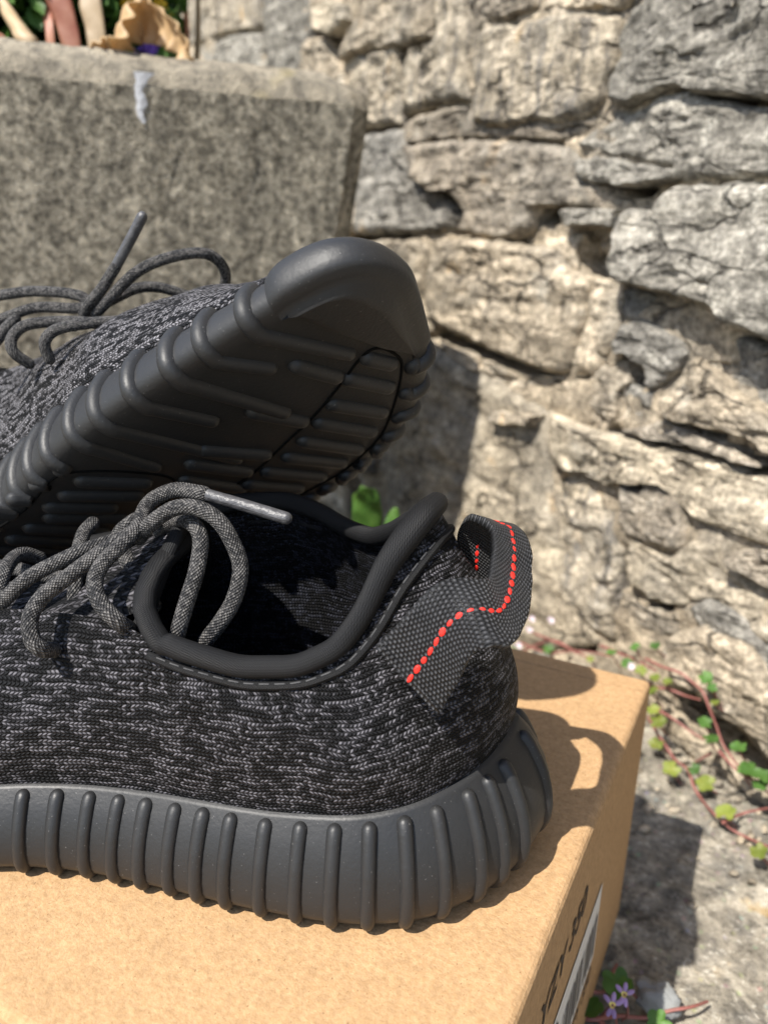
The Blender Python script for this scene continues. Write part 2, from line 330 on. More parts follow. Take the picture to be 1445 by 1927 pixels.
# ================================================================== stone wall
WN = np.array([-.57, -.8216, 0]); WU = np.array([.8216, -.57, 0]); WP = np.array([0, .175, 0.])
def wall_uv(P): d = np.array(P) - WP; return np.array([d @ WU, d[2]])
def wall_pt(u, v, w_): return WP + WU * u + np.array([0, 0, v]) + WN * w_
wall = empty('stone_wall', WP); tag(wall, 'rough rubble stone wall with pale mortar behind the box', 'wall')
stones = [
 ('grey', .022, [(1160,49),(1176,18),(1209,-5),(1215,-120),(1560,-170),(1580,200),(1445,184),(1385,182),(1323,176),(1283,163),(1262,166),(1228,168),(1200,185),(1176,203),(1154,197),(1132,185),(1134,148),(1154,117),(1163,102),(1151,71)]),
 ('grey', .014, [(1135,207),(1176,212),(1205,195),(1230,178),(1265,172),(1290,172),(1325,184),(1390,198),(1430,198),(1560,210),(1575,332),(1445,336),(1330,338),(1268,342),(1275,315),(1220,308),(1150,296),(1100,283),(1065,270),(1090,250),(1125,235)]),
 ('grey', .026, [(1065,308),(1110,292),(1160,302),(1220,317),(1270,320),(1262,337),(1210,345),(1150,349),(1100,342),(1075,332)]),
 ('brown', .024, [(755,275),(830,262),(900,262),(1000,265),(1060,275),(1072,300),(1070,338),(1110,346),(1140,352),(1163,390),(1130,392),(1060,388),(1000,386),(990,410),(985,430),(960,455),(920,455),(880,445),(855,435),(870,410),(850,375),(835,355),(800,360),(770,330),(760,300)]),
 ('grey', .026, [(1050,394),(1150,394),(1162,396),(1150,405),(1136,430),(1052,424)]),
 ('grey', .034, [(1138,435),(1155,402),(1172,393),(1215,394),(1225,370),(1252,347),(1330,343),(1445,345),(1600,345),(1620,730),(1445,650),(1400,632),(1370,625),(1340,590),(1300,575),(1260,562),(1200,545),(1160,538),(1136,525)]),
 ('slate', .004, [(1165,540),(1210,545),(1260,562),(1300,575),(1340,590),(1370,625),(1440,650),(1560,700),(1580,870),(1445,805),(1400,765),(1345,712),(1290,665),(1240,615),(1200,596),(1162,590)]),
 ('slate', .016, [(1160,612),(1200,597),(1230,612),(1275,650),(1288,668),(1262,697),(1240,722),(1208,733),(1208,690),(1170,670),(1150,665),(1155,640)]),
 ('tan', .028, [(814,449),(857,446),(937,452),(968,462),(1008,462),(1030,468),(1060,508),(1094,523),(1085,575),(1070,637),(1054,693),(1033,702),(990,693),(928,668),(876,643),(832,622),(802,610),(785,575),(790,514),(800,477)]),
 ('tan', .012, [(1012,445),(1046,442),(1092,442),(1083,494),(1102,525),(1132,525),(1163,540),(1160,608),(1154,648),(1136,676),(1108,710),(1065,697),(1078,650),(1094,556),(1080,518),(1046,512),(1018,488)]),
 ('tan', .012, [(1102,735),(1105,702),(1129,690),(1172,680),(1180,720),(1160,735),(1157,782),(1148,800),(1102,766)]),
 ('slate', .006, [(1160,735),(1182,722),(1206,735),(1232,740),(1230,785),(1160,803),(1157,782)]),
 ('tan', .024, [(1232,754),(1277,720),(1292,672),(1345,718),(1394,762),(1445,808),(1600,880),(1620,950),(1445,862),(1400,832),(1339,811),(1271,796),(1234,787)]),
 ('brown', .018, [(1163,808),(1228,796),(1296,814),(1345,839),(1385,860),(1425,882),(1370,868),(1308,846),(1271,836),(1215,827)]),
 ('cream', .020, [(1020,772),(1100,808),(1150,824),(1200,837),(1270,852),(1350,878),(1445,908),(1600,960),(1600,1090),(1445,1038),(1420,1030),(1350,1000),(1278,960),(1268,925),(1215,905),(1190,915),(1150,898),(1125,913),(1075,890),(1040,880),(1025,840)]),
 ('brown', .020, [(1157,908),(1175,925),(1197,935),(1203,910),(1222,910),(1271,938),(1274,1034),(1262,1043),(1228,1031),(1172,1006),(1157,982)]),
 ('streak', .014, [(1032,890),(1080,895),(1125,920),(1152,940),(1152,1000),(1165,1040),(1160,1100),(1155,1150),(1150,1205),(1120,1200),(1090,1168),(1060,1132),(1045,1080),(1036,1000)]),
 ('cream', .024, [(815,655),(880,690),(925,720),(960,740),(1000,760),(1020,800),(1022,900),(1034,1010),(1048,1100),(1078,1162),(1118,1222),(1000,1228),(900,1215),(780,1170),(740,1000),(735,850),(760,740)]),
 ('tan', .036, [(912,790),(922,773),(965,778),(993,786),(985,800),(924,800)]),
 ('cream', .016, [(1165,1050),(1175,1012),(1228,1038),(1262,1050),(1290,1020),(1350,1010),(1352,1058),(1385,1085),(1420,1110),(1445,1128),(1600,1180),(1600,1330),(1445,1205),(1410,1168),(1370,1140),(1323,1124),(1290,1136),(1270,1145),(1240,1140),(1200,1125),(1180,1100)]),
 ('brown', .026, [(1354,1055),(1379,1034),(1445,1042),(1560,1080),(1560,1165),(1445,1123),(1400,1092),(1385,1074),(1360,1068)]),
 ('slate', .020, [(1290,1143),(1323,1130),(1370,1146),(1410,1174),(1445,1207),(1560,1280),(1560,1390),(1445,1295),(1431,1262),(1400,1215),(1357,1197),(1308,1178)]),
 ('tan', .034, [(1235,1230),(1258,1192),(1310,1182),(1360,1202),(1400,1220),(1445,1297),(1560,1395),(1560,1545),(1445,1440),(1400,1388),(1348,1353),(1308,1300),(1262,1280)]),
 ('tan', .010, [(1165,1108),(1200,1132),(1245,1148),(1285,1152),(1278,1190),(1252,1200),(1233,1230),(1190,1240),(1155,1222)]),
 ('streak', .022, [(872,120),(880,60),(900,45),(960,40),(1040,25),(1100,20),(1145,25),(1146,60),(1142,110),(1128,150),(1118,190),(1090,225),(1040,233),(1000,230),(960,236),(900,238),(875,232)]),
 ('streak', .020, [(757,92),(812,77),(822,0),(830,-80),(872,-80),(868,0),(870,190),(825,193),(770,213),(750,215),(748,130)]),
 ('streak', .016, [(670,100),(740,85),(745,130),(745,233),(700,238),(670,240),(650,180)]),
 ('cream', .030, [(586,18),(602,-2),(636,6),(640,34),(608,64),(586,55)]),
 ('grey', .016, [(500,-80),(580,-80),(580,60),(560,130),(540,160),(500,150)]),
 ('tan', .014, [(565,70),(610,68),(622,108),(650,160),(600,190),(545,170)]),
 ('grey', .018, [(360,88),(438,64),(497,62),(497,160),(360,160)]),
 ('streak', .016, [(300,-80),(497,-80),(497,55),(440,58),(360,82),(300,100)]),
 ('tan', .022, [(642,60),(700,-10),(780,-80),(825,-80),(812,70),(755,85),(690,95),(625,112)]),
 ('brown', .008, [(588,-80),(760,-80),(690,-5),(644,48),(640,0),(600,-8)]),
 ('slate', .018, [(660,255),(745,240),(760,270),(772,330),(800,365),(835,360),(850,380),(862,410),(845,435),(800,440),(700,442),(660,440)]),
 ('tan', .016, [(660,455),(780,446),(806,455),(796,500),(785,570),(800,620),(760,720),(720,650),(660,600)]),
 ('brown', .014, [(880,-80),(1005,-80),(1006,18),(950,34),(888,44),(876,20)]),
 ('tan', .012, [(1012,-80),(1205,-110),(1200,-12),(1170,14),(1148,20),(1100,14),(1012,18)]),
 ('brown', .014, [(750,238),(780,217),(870,197),(876,238),(950,244),(1040,240),(1095,232),(1120,205),(1122,232),(1075,264),(1000,259),(900,256),(830,258),(758,270)]),
 ('tan', .010, [(828,640),(900,670),(990,706),(1060,706),(1098,716),(1098,765),(1148,806),(1100,802),(1020,766),(960,734),(900,700),(838,662)]),
 ('brown', -.012, [(855,440),(990,430),(1000,392),(1050,390),(1052,430),(1135,436),(1134,520),(1100,520),(1090,440),(1012,444),(960,458),(900,450)]),
]
def stone_obj(mat, prot, poly, seedv, nb=110, nr=26, thick=.05):
    poly = np.array(poly); c = poly.mean(0)
    B, _, _ = resample(catmull(poly, 3, True) * .55 + resample(poly, len(poly) * 3, True)[0] * .45 if False else poly, nb, True)
    for i in range(nb):
        q = Vector((B[i][0] * 90, B[i][1] * 90, seedv)); B[i] += .0022 * np.array([noise.noise(q), noise.noise(q + Vector((9, 4, 1)))])
    span = math.sqrt(max(1e-6, abs(sum(B[i][0] * B[(i + 1) % nb][1] - B[(i + 1) % nb][0] * B[i][1] for i in range(nb))) / 2))
    e = min(.0055, span * .06)
    prof = [(1.015, -thick), (1.0, prot - e * 1.5), (1 - .35 * e / span * 2, prot - e * .7), (1 - e / span * 2, prot - e * .18)]
    k0 = prof[-1][0]
    for k in range(1, nr): prof.append((k0 * (1 - k / nr), prot))
    V = []; cw = c
    tilt = ((random.random() - .5) * .12, (random.random() - .5) * .12)
    for j, (s, h) in enumerate(prof):
        for i in range(nb):
            p = cw + (B[i] - cw) * s
            d = 0
            if j >= 1:
                q = Vector((p[0] * 22, p[1] * 30, seedv * 1.7)); k = min(1, (j + .3) / 3)
                lay = noise.fractal(Vector((p[0] * 18 + 3 * noise.noise(q), p[1] * 95, seedv)), .9, 2.1, 4)
                rg = abs(noise.noise(q * 1.3)) + .5 * abs(noise.noise(q * 2.7)) + .28 * abs(noise.noise(q * 5.6))
                d = k * (.0036 * noise.fractal(q, .75, 2.1, 6) + .0024 * lay - .0038 * rg + .0014)
                d += (tilt[0] * (p[0] - c[0]) + tilt[1] * (p[1] - c[1])) * k
            V.append(wall_pt(p[0], p[1], h + d))
    f = grid_faces(len(prof), nb, False, True); V.append(np.mean(V[-nb:], axis=0)); n0 = (len(prof) - 1) * nb
    f += [(n0 + i, n0 + (i + 1) % nb, len(V) - 1) for i in range(nb)]
    return part('stone', mesh('stone', V, f, M_ST[mat]), wall)
PUV = []
for k, (mt, pr, pp) in enumerate(stones):
    pr = .009 + .62 * pr if pr > 0 else pr
    uv = [wall_uv(onpl(x, y, WP + WN * pr, WN)) for x, y in pp]; PUV.append(np.array(uv)); stone_obj(mt, pr, uv, k * 3.1)
# courses beyond the part of the wall that the photograph shows
def inside(u, v):
    for P in PUV:
        a, b = P.min(0), P.max(0)
        if a[0] - .012 < u < b[0] + .012 and a[1] - .012 < v < b[1] + .012: return True
    return False
umax = max(P[:, 0].max() for P in PUV); umin = min(P[:, 0].min() for P in PUV); v = .0; kk = 200
while v < .78:
    hgt = random.uniform(.06, .10); u = -1.25 + random.uniform(0, .1)
    while u < .75:
        wd = random.uniform(.09, .19); x = proj(wall_pt(u + wd / 2, v + hgt / 2, 0))
        pts = [(u + .004, v + .004), (u + wd * .5, v + .003), (u + wd - .004, v + .006), (u + wd - .003, v + hgt * .5), (u + wd - .007, v + hgt - .004), (u + wd * .45, v + hgt - .003), (u + .006, v + hgt - .006), (u + .003, v + hgt * .5)]
        if not any(inside(a, b) for a, b in pts + [(u + wd / 2, v + hgt / 2)]):
            stone_obj(random.choice(['tan', 'grey', 'brown', 'streak', 'cream']), random.uniform(.020, .034), pts, kk, 56, 12); kk += 1
        u += wd
    v += hgt
def joint(u, v): return .0135 - .040 * max(0., noise.noise(Vector((u * 17, v * 17, 8.))) - .22)
OPEN = [([(1290,1315),(1340,1370),(1400,1408),(1450,1462)], 15), ([(1012,400),(1045,405)], 15), ([(1000,420),(985,440),(960,458)], 10), ([(1105,455),(1112,515)], 14), ([(880,425),(912,425)], 14),
        ([(806,615),(870,652),(940,684),(1030,710),(1060,706)], 10), ([(1165,812),(1230,834),(1300,852),(1400,886),(1450,906)], 7), ([(1290,800),(1350,824),(1445,880)], 7), ([(1150,358),(1230,352)], 11),
        ([(1185,690),(1200,716)], 12), ([(690,247),(760,228),(820,200)], 8), ([(750,130),(752,180),(748,225)], 7), ([(870,240),(960,245),(1050,241)], 6), ([(925,803),(985,808)], 6), ([(1290,172),(1340,184),(1440,196)], 6),
        ([(660,446),(770,446)], 9), ([(1190,928),(1200,926)], 8), ([(1230,1147),(1262,1142)], 6), ([(600,70),(625,62),(640,88)], 9), ([(1045,1140),(1080,1182),(1118,1218)], 8), ([(1140,690),(1100,712)], 6)]
us = np.concatenate([np.arange(-1.3, -.5, .009), np.arange(-.5, .14, .0038), np.arange(.14, .85, .009)]); vv = np.concatenate([np.arange(-.02, .44, .0038), np.arange(.44, .80, .009)])
UU, VV_ = np.meshgrid(us, vv, indexing='ij'); WPt = WP + UU[..., None] * WU + WN * .010; WPt[..., 2] += VV_
cc = (WPt - CP) @ RC; PX = PW / 2 + F * cc[..., 0] / -cc[..., 2]; PY = PH / 2 - F * cc[..., 1] / -cc[..., 2]; DEP = np.zeros_like(PX)
for pl, rad in OPEN:
    for (x0, y0), (x1, y1) in zip(pl[:-1], pl[1:]):
        t = np.clip(((PX - x0) * (x1 - x0) + (PY - y0) * (y1 - y0)) / ((x1 - x0) ** 2 + (y1 - y0) ** 2), 0, 1); dd = np.hypot(PX - x0 - t * (x1 - x0), PY - y0 - t * (y1 - y0))
        DEP = np.maximum(DEP, np.clip(1.5 - dd / rad, 0, 1))
V = []
for a, u in enumerate(us):
    for b, v in enumerate(vv):
        q = Vector((u * 26, v * 30, 5.)); V.append(wall_pt(u, v, joint(u, v) + .005 * noise.fractal(q, .75, 2.1, 6) - .045 * DEP[a, b]))
part('mortar', mesh('mortar', V, grid_faces(len(us), len(vv)), M_MORT), wall)

# ================================================================== concrete planter
PT = .362; A = pz(708, 194, PT); pdir = nrm(pz(708, 194, PT) - pz(0, 128, PT)); pin = np.array([-pdir[1], pdir[0], 0.])   # pin points away from the camera
planter = empty('concrete_planter', (A[0] - pdir[0] * .3, A[1] - pdir[1] * .3, 0)); tag(planter, 'weathered concrete planter trough with stained rim beside the stone wall', 'planter')
def section(z, ins):
    """outline of the trough at height z with chamfered corners, right end first"""
    L, D, ch = .62, .26, .0125; t = (PT - z) * .13 + ins
    q = [(-ch - t, t), (-t, ch + t), (-t, D - ch - t), (-ch - t, D - t), (-L + ch + t, D - t), (-L + t, D - ch - t), (-L + t, ch + t), (-L + ch + t, t)]
    return [np.array([A[0], A[1], 0]) + pdir * a + pin * b + np.array([0, 0, z]) for a, b in q]
lv = [(0, 0), (.05, 0), (.1, 0), (.15, 0), (.2, 0), (.25, 0), (.3, 0), (PT - .03, 0), (PT - .002, .0005), (PT + .007, .004), (PT + .0165, .018), (PT + .018, .026), (PT + .016, .046), (PT + .004, .050), (PT - .03, .05), (PT - .06, .052)]
V = []; ns = 0
for z, ins in lv:
    S = section(z, ins); cnt = (6, 40, 6, 90, 6, 40, 6, 90); P = np.array([S[e_] + (S[(e_ + 1) % 8] - S[e_]) * q_ / cnt[e_] for e_ in range(8) for q_ in range(cnt[e_])])
    ns = len(P)
    for p in P:
        q = Vector(p) * 45; d = .0022 * noise.fractal(q, .8, 2.1, 6); top = (.0018 * noise.noise(Vector(p) * 38) + .0015 * noise.noise(Vector(p) * 110)) if z > PT - .005 else 0
        nn = -pin; V.append(p + nn * d + np.array([0, 0, top]))
f = grid_faces(len(lv), ns, False, True)
K = 8; part('trough', mesh('trough', V[:(K + 1) * ns], grid_faces(K + 1, ns, False, True), M_CONC, True), planter).data.set_sharp_from_angle(angle=math.radians(28))
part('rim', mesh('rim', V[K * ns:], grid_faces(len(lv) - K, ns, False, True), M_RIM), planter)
S = section(PT - .028, .046); part('soil', mesh('soil', S, [tuple(range(8))], M_SOIL, False), planter)
def on_front(x, y, off=.0012):   # photo pixel on the tapering front face
    n_ = nrm(-pin + np.array([0, 0, -.13])); return onpl(x, y, np.array([A[0], A[1], PT]) - pin * off, n_)
def drip(pts, wd):
    P = catmull([on_front(*q) for q in pts], 8); V = []; wv = np.interp(np.linspace(0, 1, len(P)), np.linspace(0, 1, len(wd)), wd)
    for k in range(len(P)):
        for j in range(7):
            a = (j / 6 - .5) * 2; V.append(P[k] + pdir * wv[k] * a * (1 + .5 * noise.noise(Vector((k * .16, a * .4, 1)))) - pin * .0003 * (1 - a * a))
    return part('bird_dropping', mesh('bird_dropping', V, grid_faces(len(P), 7), M_DROP), planter)
drip([(272, 136), (268, 150), (262, 170), (266, 195), (264, 212), (272, 232)], [.0065, .0035, .0022, .0030, .0016, .0010])

# ================================================================== shoe box
box = empty('shoe_box', (-.17, -.1075, 0)); tag(box, 'brown kraft cardboard shoe box standing on the paving under both sneakers', 'box')
def rbox(x0, x1, y0, y1, z0, z1, r=.0016):
    V = []; k = 7
    for sx, sy, sz in [(a, b, c) for a in (0, 1) for b in (0, 1) for c in (0, 1)]: pass
    prof = [(z0, r * .8), (z0 + r * .3, r * .3), (z0 + r, 0)] + [(z0 + (z1 - z0) * t, 0) for t in (.15, .3, .5, .7, .85)] + [(z1 - r, 0), (z1 - r * .62, r * .076), (z1 - r * .29, r * .29), (z1 - r * .076, r * .62), (z1, r * .93)]
    def ring(z, i):
        out = []
        for cx_, cy_, a0 in ((x1 - r, y1 - r, 0), (x0 + r, y1 - r, 90), (x0 + r, y0 + r, 180), (x1 - r, y0 + r, 270)):
            for q in range(k):
                a = math.radians(a0 + 90 * q / (k - 1)); out.append((cx_ + math.cos(a) * (r - i), cy_ + math.sin(a) * (r - i), z))
        return out
    rings = [ring(z, i) for z, i in prof]; n = len(rings[0]); V = [p for R_ in rings for p in R_]
    f = grid_faces(len(rings), n, False, True); f.append(tuple(range(n))[::-1]); f.append(tuple(range((len(rings) - 1) * n, len(rings) * n)))
    return V, f
V, f = rbox(-.335, -.0015, -.2135, -.0015, 0.0005, BH - .003); part('tray', mesh('tray', V, f, M_CARD, False), box)
V, f = rbox(-.338, 0, -.2158, 0, .004, BH, .0026); lid = part('lid', mesh('lid', V, f, M_CARD, False), box)
V, f = rbox(-.336, -.0025, -.0113, -.0102, BH - .001, BH + .00035, .0003); part('hinge_crease', mesh('hinge_crease', V, f, M_CARD, False), lid)
def textmesh(name, body, size, mat, y0, z0, x, parent, shear=0., sx=1., rotd=0., bold=0.):
    c = bpy.data.curves.new(name, 'FONT'); c.body = body; c.size = size; c.shear = shear; c.offset = bold; c.extrude = 0
    o = bpy.data.objects.new(name, c); COL.objects.link(o); dg = bpy.context.evaluated_depsgraph_get()
    me = bpy.data.meshes.new_from_object(o.evaluated_get(dg)); bpy.data.objects.remove(o, do_unlink=True)
    cr, sr = math.cos(rotd), math.sin(rotd)
    for v in me.vertices:
        a, b = v.co.x * sx, v.co.y; v.co = (x, y0 + a * cr - b * sr, z0 + a * sr + b * cr)
    me.materials.clear(); me.materials.append(mat); return part(name, me, parent)
textmesh('printed_text', 'YZY 350', .0128, M_INK, -.1425, .0868, .00025, lid, .12, 1.03, 0., .00022)
lab = part('barcode_label', mesh('barcode_label', [(.0003, -.158, .0405), (.0003, -.0655, .0405), (.0003, -.0655, .0722), (.0003, -.158, .0722)], [(0, 1, 2, 3)], M_LABEL, False), lid)
lab['label'] = 'white barcode sticker with small black print'
textmesh('label_text', 'BOOST 350', .0052, M_BAR, -.155, .0655, .0006, lab, 0., 1.35, 0., .0002)
y = -.112; V = []; f = []
while y < -.0695:
    wd = random.choice((.0006, .0009, .0016, .0024)); n0 = len(V); V += [(.0006, y, .0445), (.0006, y + wd, .0445), (.0006, y + wd, .0625), (.0006, y, .0625)]; f.append((n0, n0 + 1, n0 + 2, n0 + 3)); y += wd + random.choice((.0007, .0010, .0015))
part('barcode', mesh('barcode', V, f, M_BARG, False), lab)
textmesh('printed_text', 'YZY 350', .0088, M_INK, -.0985, .0315, .00025, lid, .12, 1.0, 0., .00015)

# ================================================================== sneakers
MED = [(.2820,.0245),(.2805,.0360),(.2730,.0428),(.256,.0458),(.235,.047),(.21,.0475),(.19,.0465),(.165,.042),(.14,.0365),(.12,.0355),(.1,.0377),(.076,.0413),(.056,.043),(.044,.0425),(.034,.0403),(.025,.0358),(.0147,.0277),(.0068,.0177),(.001,.005)]
LAT = [(.0005,-.005),(.0068,-.0177),(.0147,-.0277),(.025,-.0358),(.04,-.041),(.06,-.0425),(.09,-.0435),(.12,-.0455),(.15,-.049),(.18,-.053),(.2025,-.0525),(.22,-.0475),(.2377,-.0405),(.245,-.036),(.254,-.029),(.263,-.0185),(.2700,-.008),(.2750,.004),(.2790,.0145)]
NO = 300
OUT, OS, OLEN = resample(catmull(MED + LAT, 8, True), NO, True)
DT = np.roll(OUT, -1, 0) - np.roll(OUT, 1, 0); DT /= np.linalg.norm(DT, axis=1)[:, None]
ON = np.stack([-DT[:, 1], DT[:, 0]], 1)
if np.mean(np.sum(ON * (OUT - np.array([.14, 0])), 1)) < 0: ON = -ON
IH = int(np.argmin(OUT[:, 0]))                       # heel index; medial side is 0..IH
def spring(x): return .0025 * (max(0., x - .20) / .085) ** 2 + .003 * (max(0., .035 - x) / .035) ** 2
def ztop(x): return float(np.interp(x, [0, .02, .045, .07, .1, .15, .2, .25, .285], [.0335, .031, .0278, .0255, .0243, .021, .0172, .0135, .0125]))
def inset(x): return float(np.interp(x, [0, .02, .05, .2, .285], [.0100, .0085, .0068, .0065, .0075]))
PROF = [(1., -1.9), (1., -1.), (.97, -.93), (.85, -.60), (.72, -.36), (.6, -.17), (.45, -.02), (.3, .05), (.17, .03), (.09, -.10), (.035, -.30), (0., -.62)]
def OI(i):
    a = int(math.floor(i)); f_ = i - a; n_ = ON[a % NO] * (1 - f_) + ON[(a + 1) % NO] * f_
    return OUT[a % NO] * (1 - f_) + OUT[(a + 1) % NO] * f_, n_ / np.linalg.norm(n_)
def sole_pt(i, t, k, extra=0.):
    """i outline index, t height fraction, k offset in inset units, extra metres outwards"""
    o2, n2 = OI(i); x = o2[0]; h = ztop(x); p = o2 + n2 * (k * inset(x) + extra)
    return np.array([p[0], p[1], t * h])
SPX = lambda x: (min(max(x, .040), .262), .018 * max(0, (min(x, .262) - .16) / .10))
def bot_pt(i, s, dz=0.):
    x, y = OI(i)[0]; e = sole_pt(i, 0, PROF[-1][1]); c = np.array([*SPX(x), 0.]); p = e + (c - e) * s; p[2] = dz; return p
def fin(p, m): return np.array([p[0], p[1] * m, p[2] + spring(p[0])])
def side_z(t): return np.interp(t, [q[0] for q in PROF[1:]][::-1], [q[1] for q in PROF[1:]][::-1])

# top line of the upper: (base x, x, y, z)
TM = [(.285,.2735,.020,.0125),(.279,.272,.020,.0140),(.27,.266,.012,.0195),(.252,.250,.004,.0302),(.222,.222,.002,.050),(.193,.192,.007,.0575),(.163,.163,.012,.0620),(.145,.144,.015,.0645),(.130,.129,.018,.0658),(.118,.1165,.0215,.0672),(.107,.106,.026,.0672),(.093,.0925,.0295,.0642),(.073,.0776,.030,.0608),(.052,.0637,.0295,.0618),(.036,.0545,.0265,.066),(.025,.0488,.0225,.0745),(.018,.0455,.0185,.083),(.010,.0412,.0140,.0890),(.004,.0372,.0085,.0935)]
TL = [(.0,.0340,.0,.0945),(.004,.0362,-.007,.0915),(.010,.0405,-.011,.0865),(.018,.0463,-.015,.081),(.028,.053,-.021,.0765),(.042,.062,-.027,.0772),(.058,.0704,-.0295,.081),(.073,.08,-.030,.0838),(.093,.096,-.029,.0825),(.110,.110,-.026,.078),(.125,.124,-.021,.073),(.142,.141,-.017,.0695),(.163,.162,-.012,.065),(.193,.19,-.006,.0585),(.222,.22,-.001,.052),(.252,.249,.002,.0302),(.264,.262,.009,.0215),(.272,.268,.015,.0160),(.278,.272,.019,.0130)]
keys = []
for side, T in ((0, TM), (1, TL)):
    for k, q in enumerate(T):
        rng = range(0, IH + 1) if side == 0 else range(IH, NO)
        i = 0 if (side == 0 and k == 0) else (IH if (side == 1 and k == 0) else min(rng, key=lambda j: abs(OUT[j][0] - q[0])))
        keys.append((i, np.array(q[1:])))
ks = np.array([k for k, _ in keys] + [NO]); kv = np.array([v_ for _, v_ in keys] + [keys[0][1]])
o_ = np.argsort(ks, kind='stable'); ks, kv = ks[o_], kv[o_]
TOP = np.stack([np.interp(np.arange(NO), ks, kv[:, c]) for c in range(3)], 1)
for _ in range(5): TOP = (np.roll(TOP, 1, 0) + 2 * TOP + np.roll(TOP, -1, 0)) / 4
FI_M = min(range(0, IH), key=lambda j: abs(OUT[j][0] - .118)); FI_L = min(range(IH, NO), key=lambda j: abs(OUT[j][0] - .121))
def idx(x, side):
    rng = range(0, IH + 1) if side > 0 else range(IH, NO); return min(rng, key=lambda j: abs(OUT[j][0] - x))
NV = 44
def upper_pt(i, t, seed, m):
    x = OUT[i][0]; B = sole_pt(i, .99, -1.12); T = TOP[i]; n2 = np.array([*ON[i], 0.])
    coll = 1. if FI_M <= i <= FI_L else max(0., 1 - min(abs(i - FI_M), abs(i - FI_L)) / 22.)
    tf = min(1., max(0., (x - .16) / .08)); kx = .62 * (1 - coll) + .42 * coll - .12 * tf; h = T[2] - B[2]
    P1 = B + np.array([0, 0, h * (.36 - .08 * tf)]) + n2 * (.0030 + .0015 * coll)
    P2 = np.array([T[0] + (B[0] - T[0]) * kx, T[1] + (B[1] - T[1]) * kx, T[2] - h * (.10 + .20 * coll)]) + n2 * .001
    p = B * (1 - t) ** 3 + 3 * P1 * t * (1 - t) ** 2 + 3 * P2 * t * t * (1 - t) + T * t ** 3
    q = Vector((p[0] * 42, p[1] * 42 + seed, p[2] * 42)); e = min(1, t * 4) * min(1, (1 - t) * 4)
    wr = noise.noise(Vector(((p[0] + p[2] * .8) * 95, seed, (p[2] - p[0] * .5) * 30)))
    return p + n2 * e * (.0018 * noise.noise(q) + .0009 * wr)
def sneaker(name, m, MAT, label, knit, ridge_list, seed):
    root = empty(name); root.matrix_world = MAT; tag(root, label, 'sneaker')
    flip = (lambda F_: [tuple(reversed(q)) for q in F_]) if m < 0 else (lambda F_: F_)
    def add(nm, V, F_, mat, par, uv=None, sm=True):
        return obj(nm, mesh(nm, [fin(p, m) for p in V], flip(F_), mat, sm, uv), par)
    # sole
    V = []; npf = len(PROF) + 9
    for i in range(NO):
        for t, k in PROF: V.append(sole_pt(i, t, k))
        for s in (.12, .25, .38, .5, .62, .74, .86, .95, 1.): V.append(bot_pt(i, s))
    sole = add('sole', V, grid_faces(NO, npf, True), M_RUB, root)
    # upper
    V = []; U = []
    for i in range(NO + 1):
        d = 0; pr = None
        for j in range(NV):
            p = upper_pt(i % NO, j / (NV - 1), seed, m); V.append(p)
            if pr is not None: d += np.linalg.norm(p - pr)
            pr = p; U.append((i * OLEN / NO * .92, d))
    add('upper', V, grid_faces(NO + 1, NV), knit, root, U)
    # lining and footbed
    V = []; U = []; rng = list(range(FI_M - 6, FI_L + 7)); nl = 14
    for i in rng:
        T = TOP[i]; B = sole_pt(i, .9, -2.1); n2 = np.array([*ON[i], 0.])
        for j in range(nl):
            t = j / (nl - 1); b = T + (B - T) * t - n2 * (.0035 * min(1, t * 6)) + n2 * .007 * math.sin(math.pi * t); V.append(b); U.append((i * OLEN / NO, t * .06))
    add('lining', V, grid_faces(len(rng), nl), M_LIN, root, U)
    V = []
    for i in range(NO):
        for s in (0., .5, 1.):
            e = sole_pt(i, .93, -1.9); c = np.array([*SPX(OUT[i][0]), e[2]]); V.append(e + (c - e) * s)
    add('insole', V, grid_faces(NO, 3, True), M_LIN, root, [(v_[0], v_[1]) for v_ in V])
    # collar binding with its stitched edge
    BI = idx(.0985, 1); rng = list(range(BI, FI_L + 10)); path = [np.array(q) for q in ((.0985, -.001, .0815), (.1015, .008, .0795), (.1030, .017, .0765), (.1020, .0245, .0715))] + [TOP[i] + np.array([0, 0, .0002]) for i in rng]; path = catmull(path, 2)
    hk = .035 + .965 * (IH - rng[0]) / len(rng); V, F_, U = tube(path, lambda t: .0027 + .0007 * math.exp(-((t - hk) / .05) ** 2), 16); bind = add('collar_binding', V, F_, M_BIND, root, [(a, b * .02) for a, b in U])
    path = [upper_pt(i, .885, seed, m) + np.array([*ON[i], 0]) * .0001 for i in range(BI - 1, FI_L + 3)]
    V, F_, U = tube(path, .0011, 10); add('binding_edge', V, F_, M_BIND, bind, [(a, b * .012) for a, b in U])
    path = np.array([upper_pt(i, .908, seed, m) + np.array([*ON[i], 0]) * .0009 for i in range(BI, IH - 6)])
    PP, _, LL = resample(path, int(np.sum(np.linalg.norm(np.diff(path, axis=0), axis=1)) / .0034))
    for a in range(len(PP) - 1):
        V, F_, U = tube([PP[a], PP[a] + (PP[a + 1] - PP[a]) * .6], .00028, 6, .001); add('stitch', V, F_, M_GREYTH, bind)
    # tongue
    V = []; U = []
    for a in range(25):
        s = a / 24
        for b in range(21):
            k = (b / 20 - .5) * 2; wd = .0165 + .002 * s
            x = .200 - .100 * s; wd = .007 + .0185 * min(1, s * 1.7) - .004 * max(0, s - .75) / .25; z = .0565 + .0125 * s + .017 * max(0, s - .62) / .38 - .004 * k * k - .013 * k * k * s; V.append(np.array([x + .004 * k * k, -.003 + k * wd, z])); U.append((s * .05, (k + 1) * wd))
    tg = add('tongue', V, grid_faces(25, 21), knit, root, U)
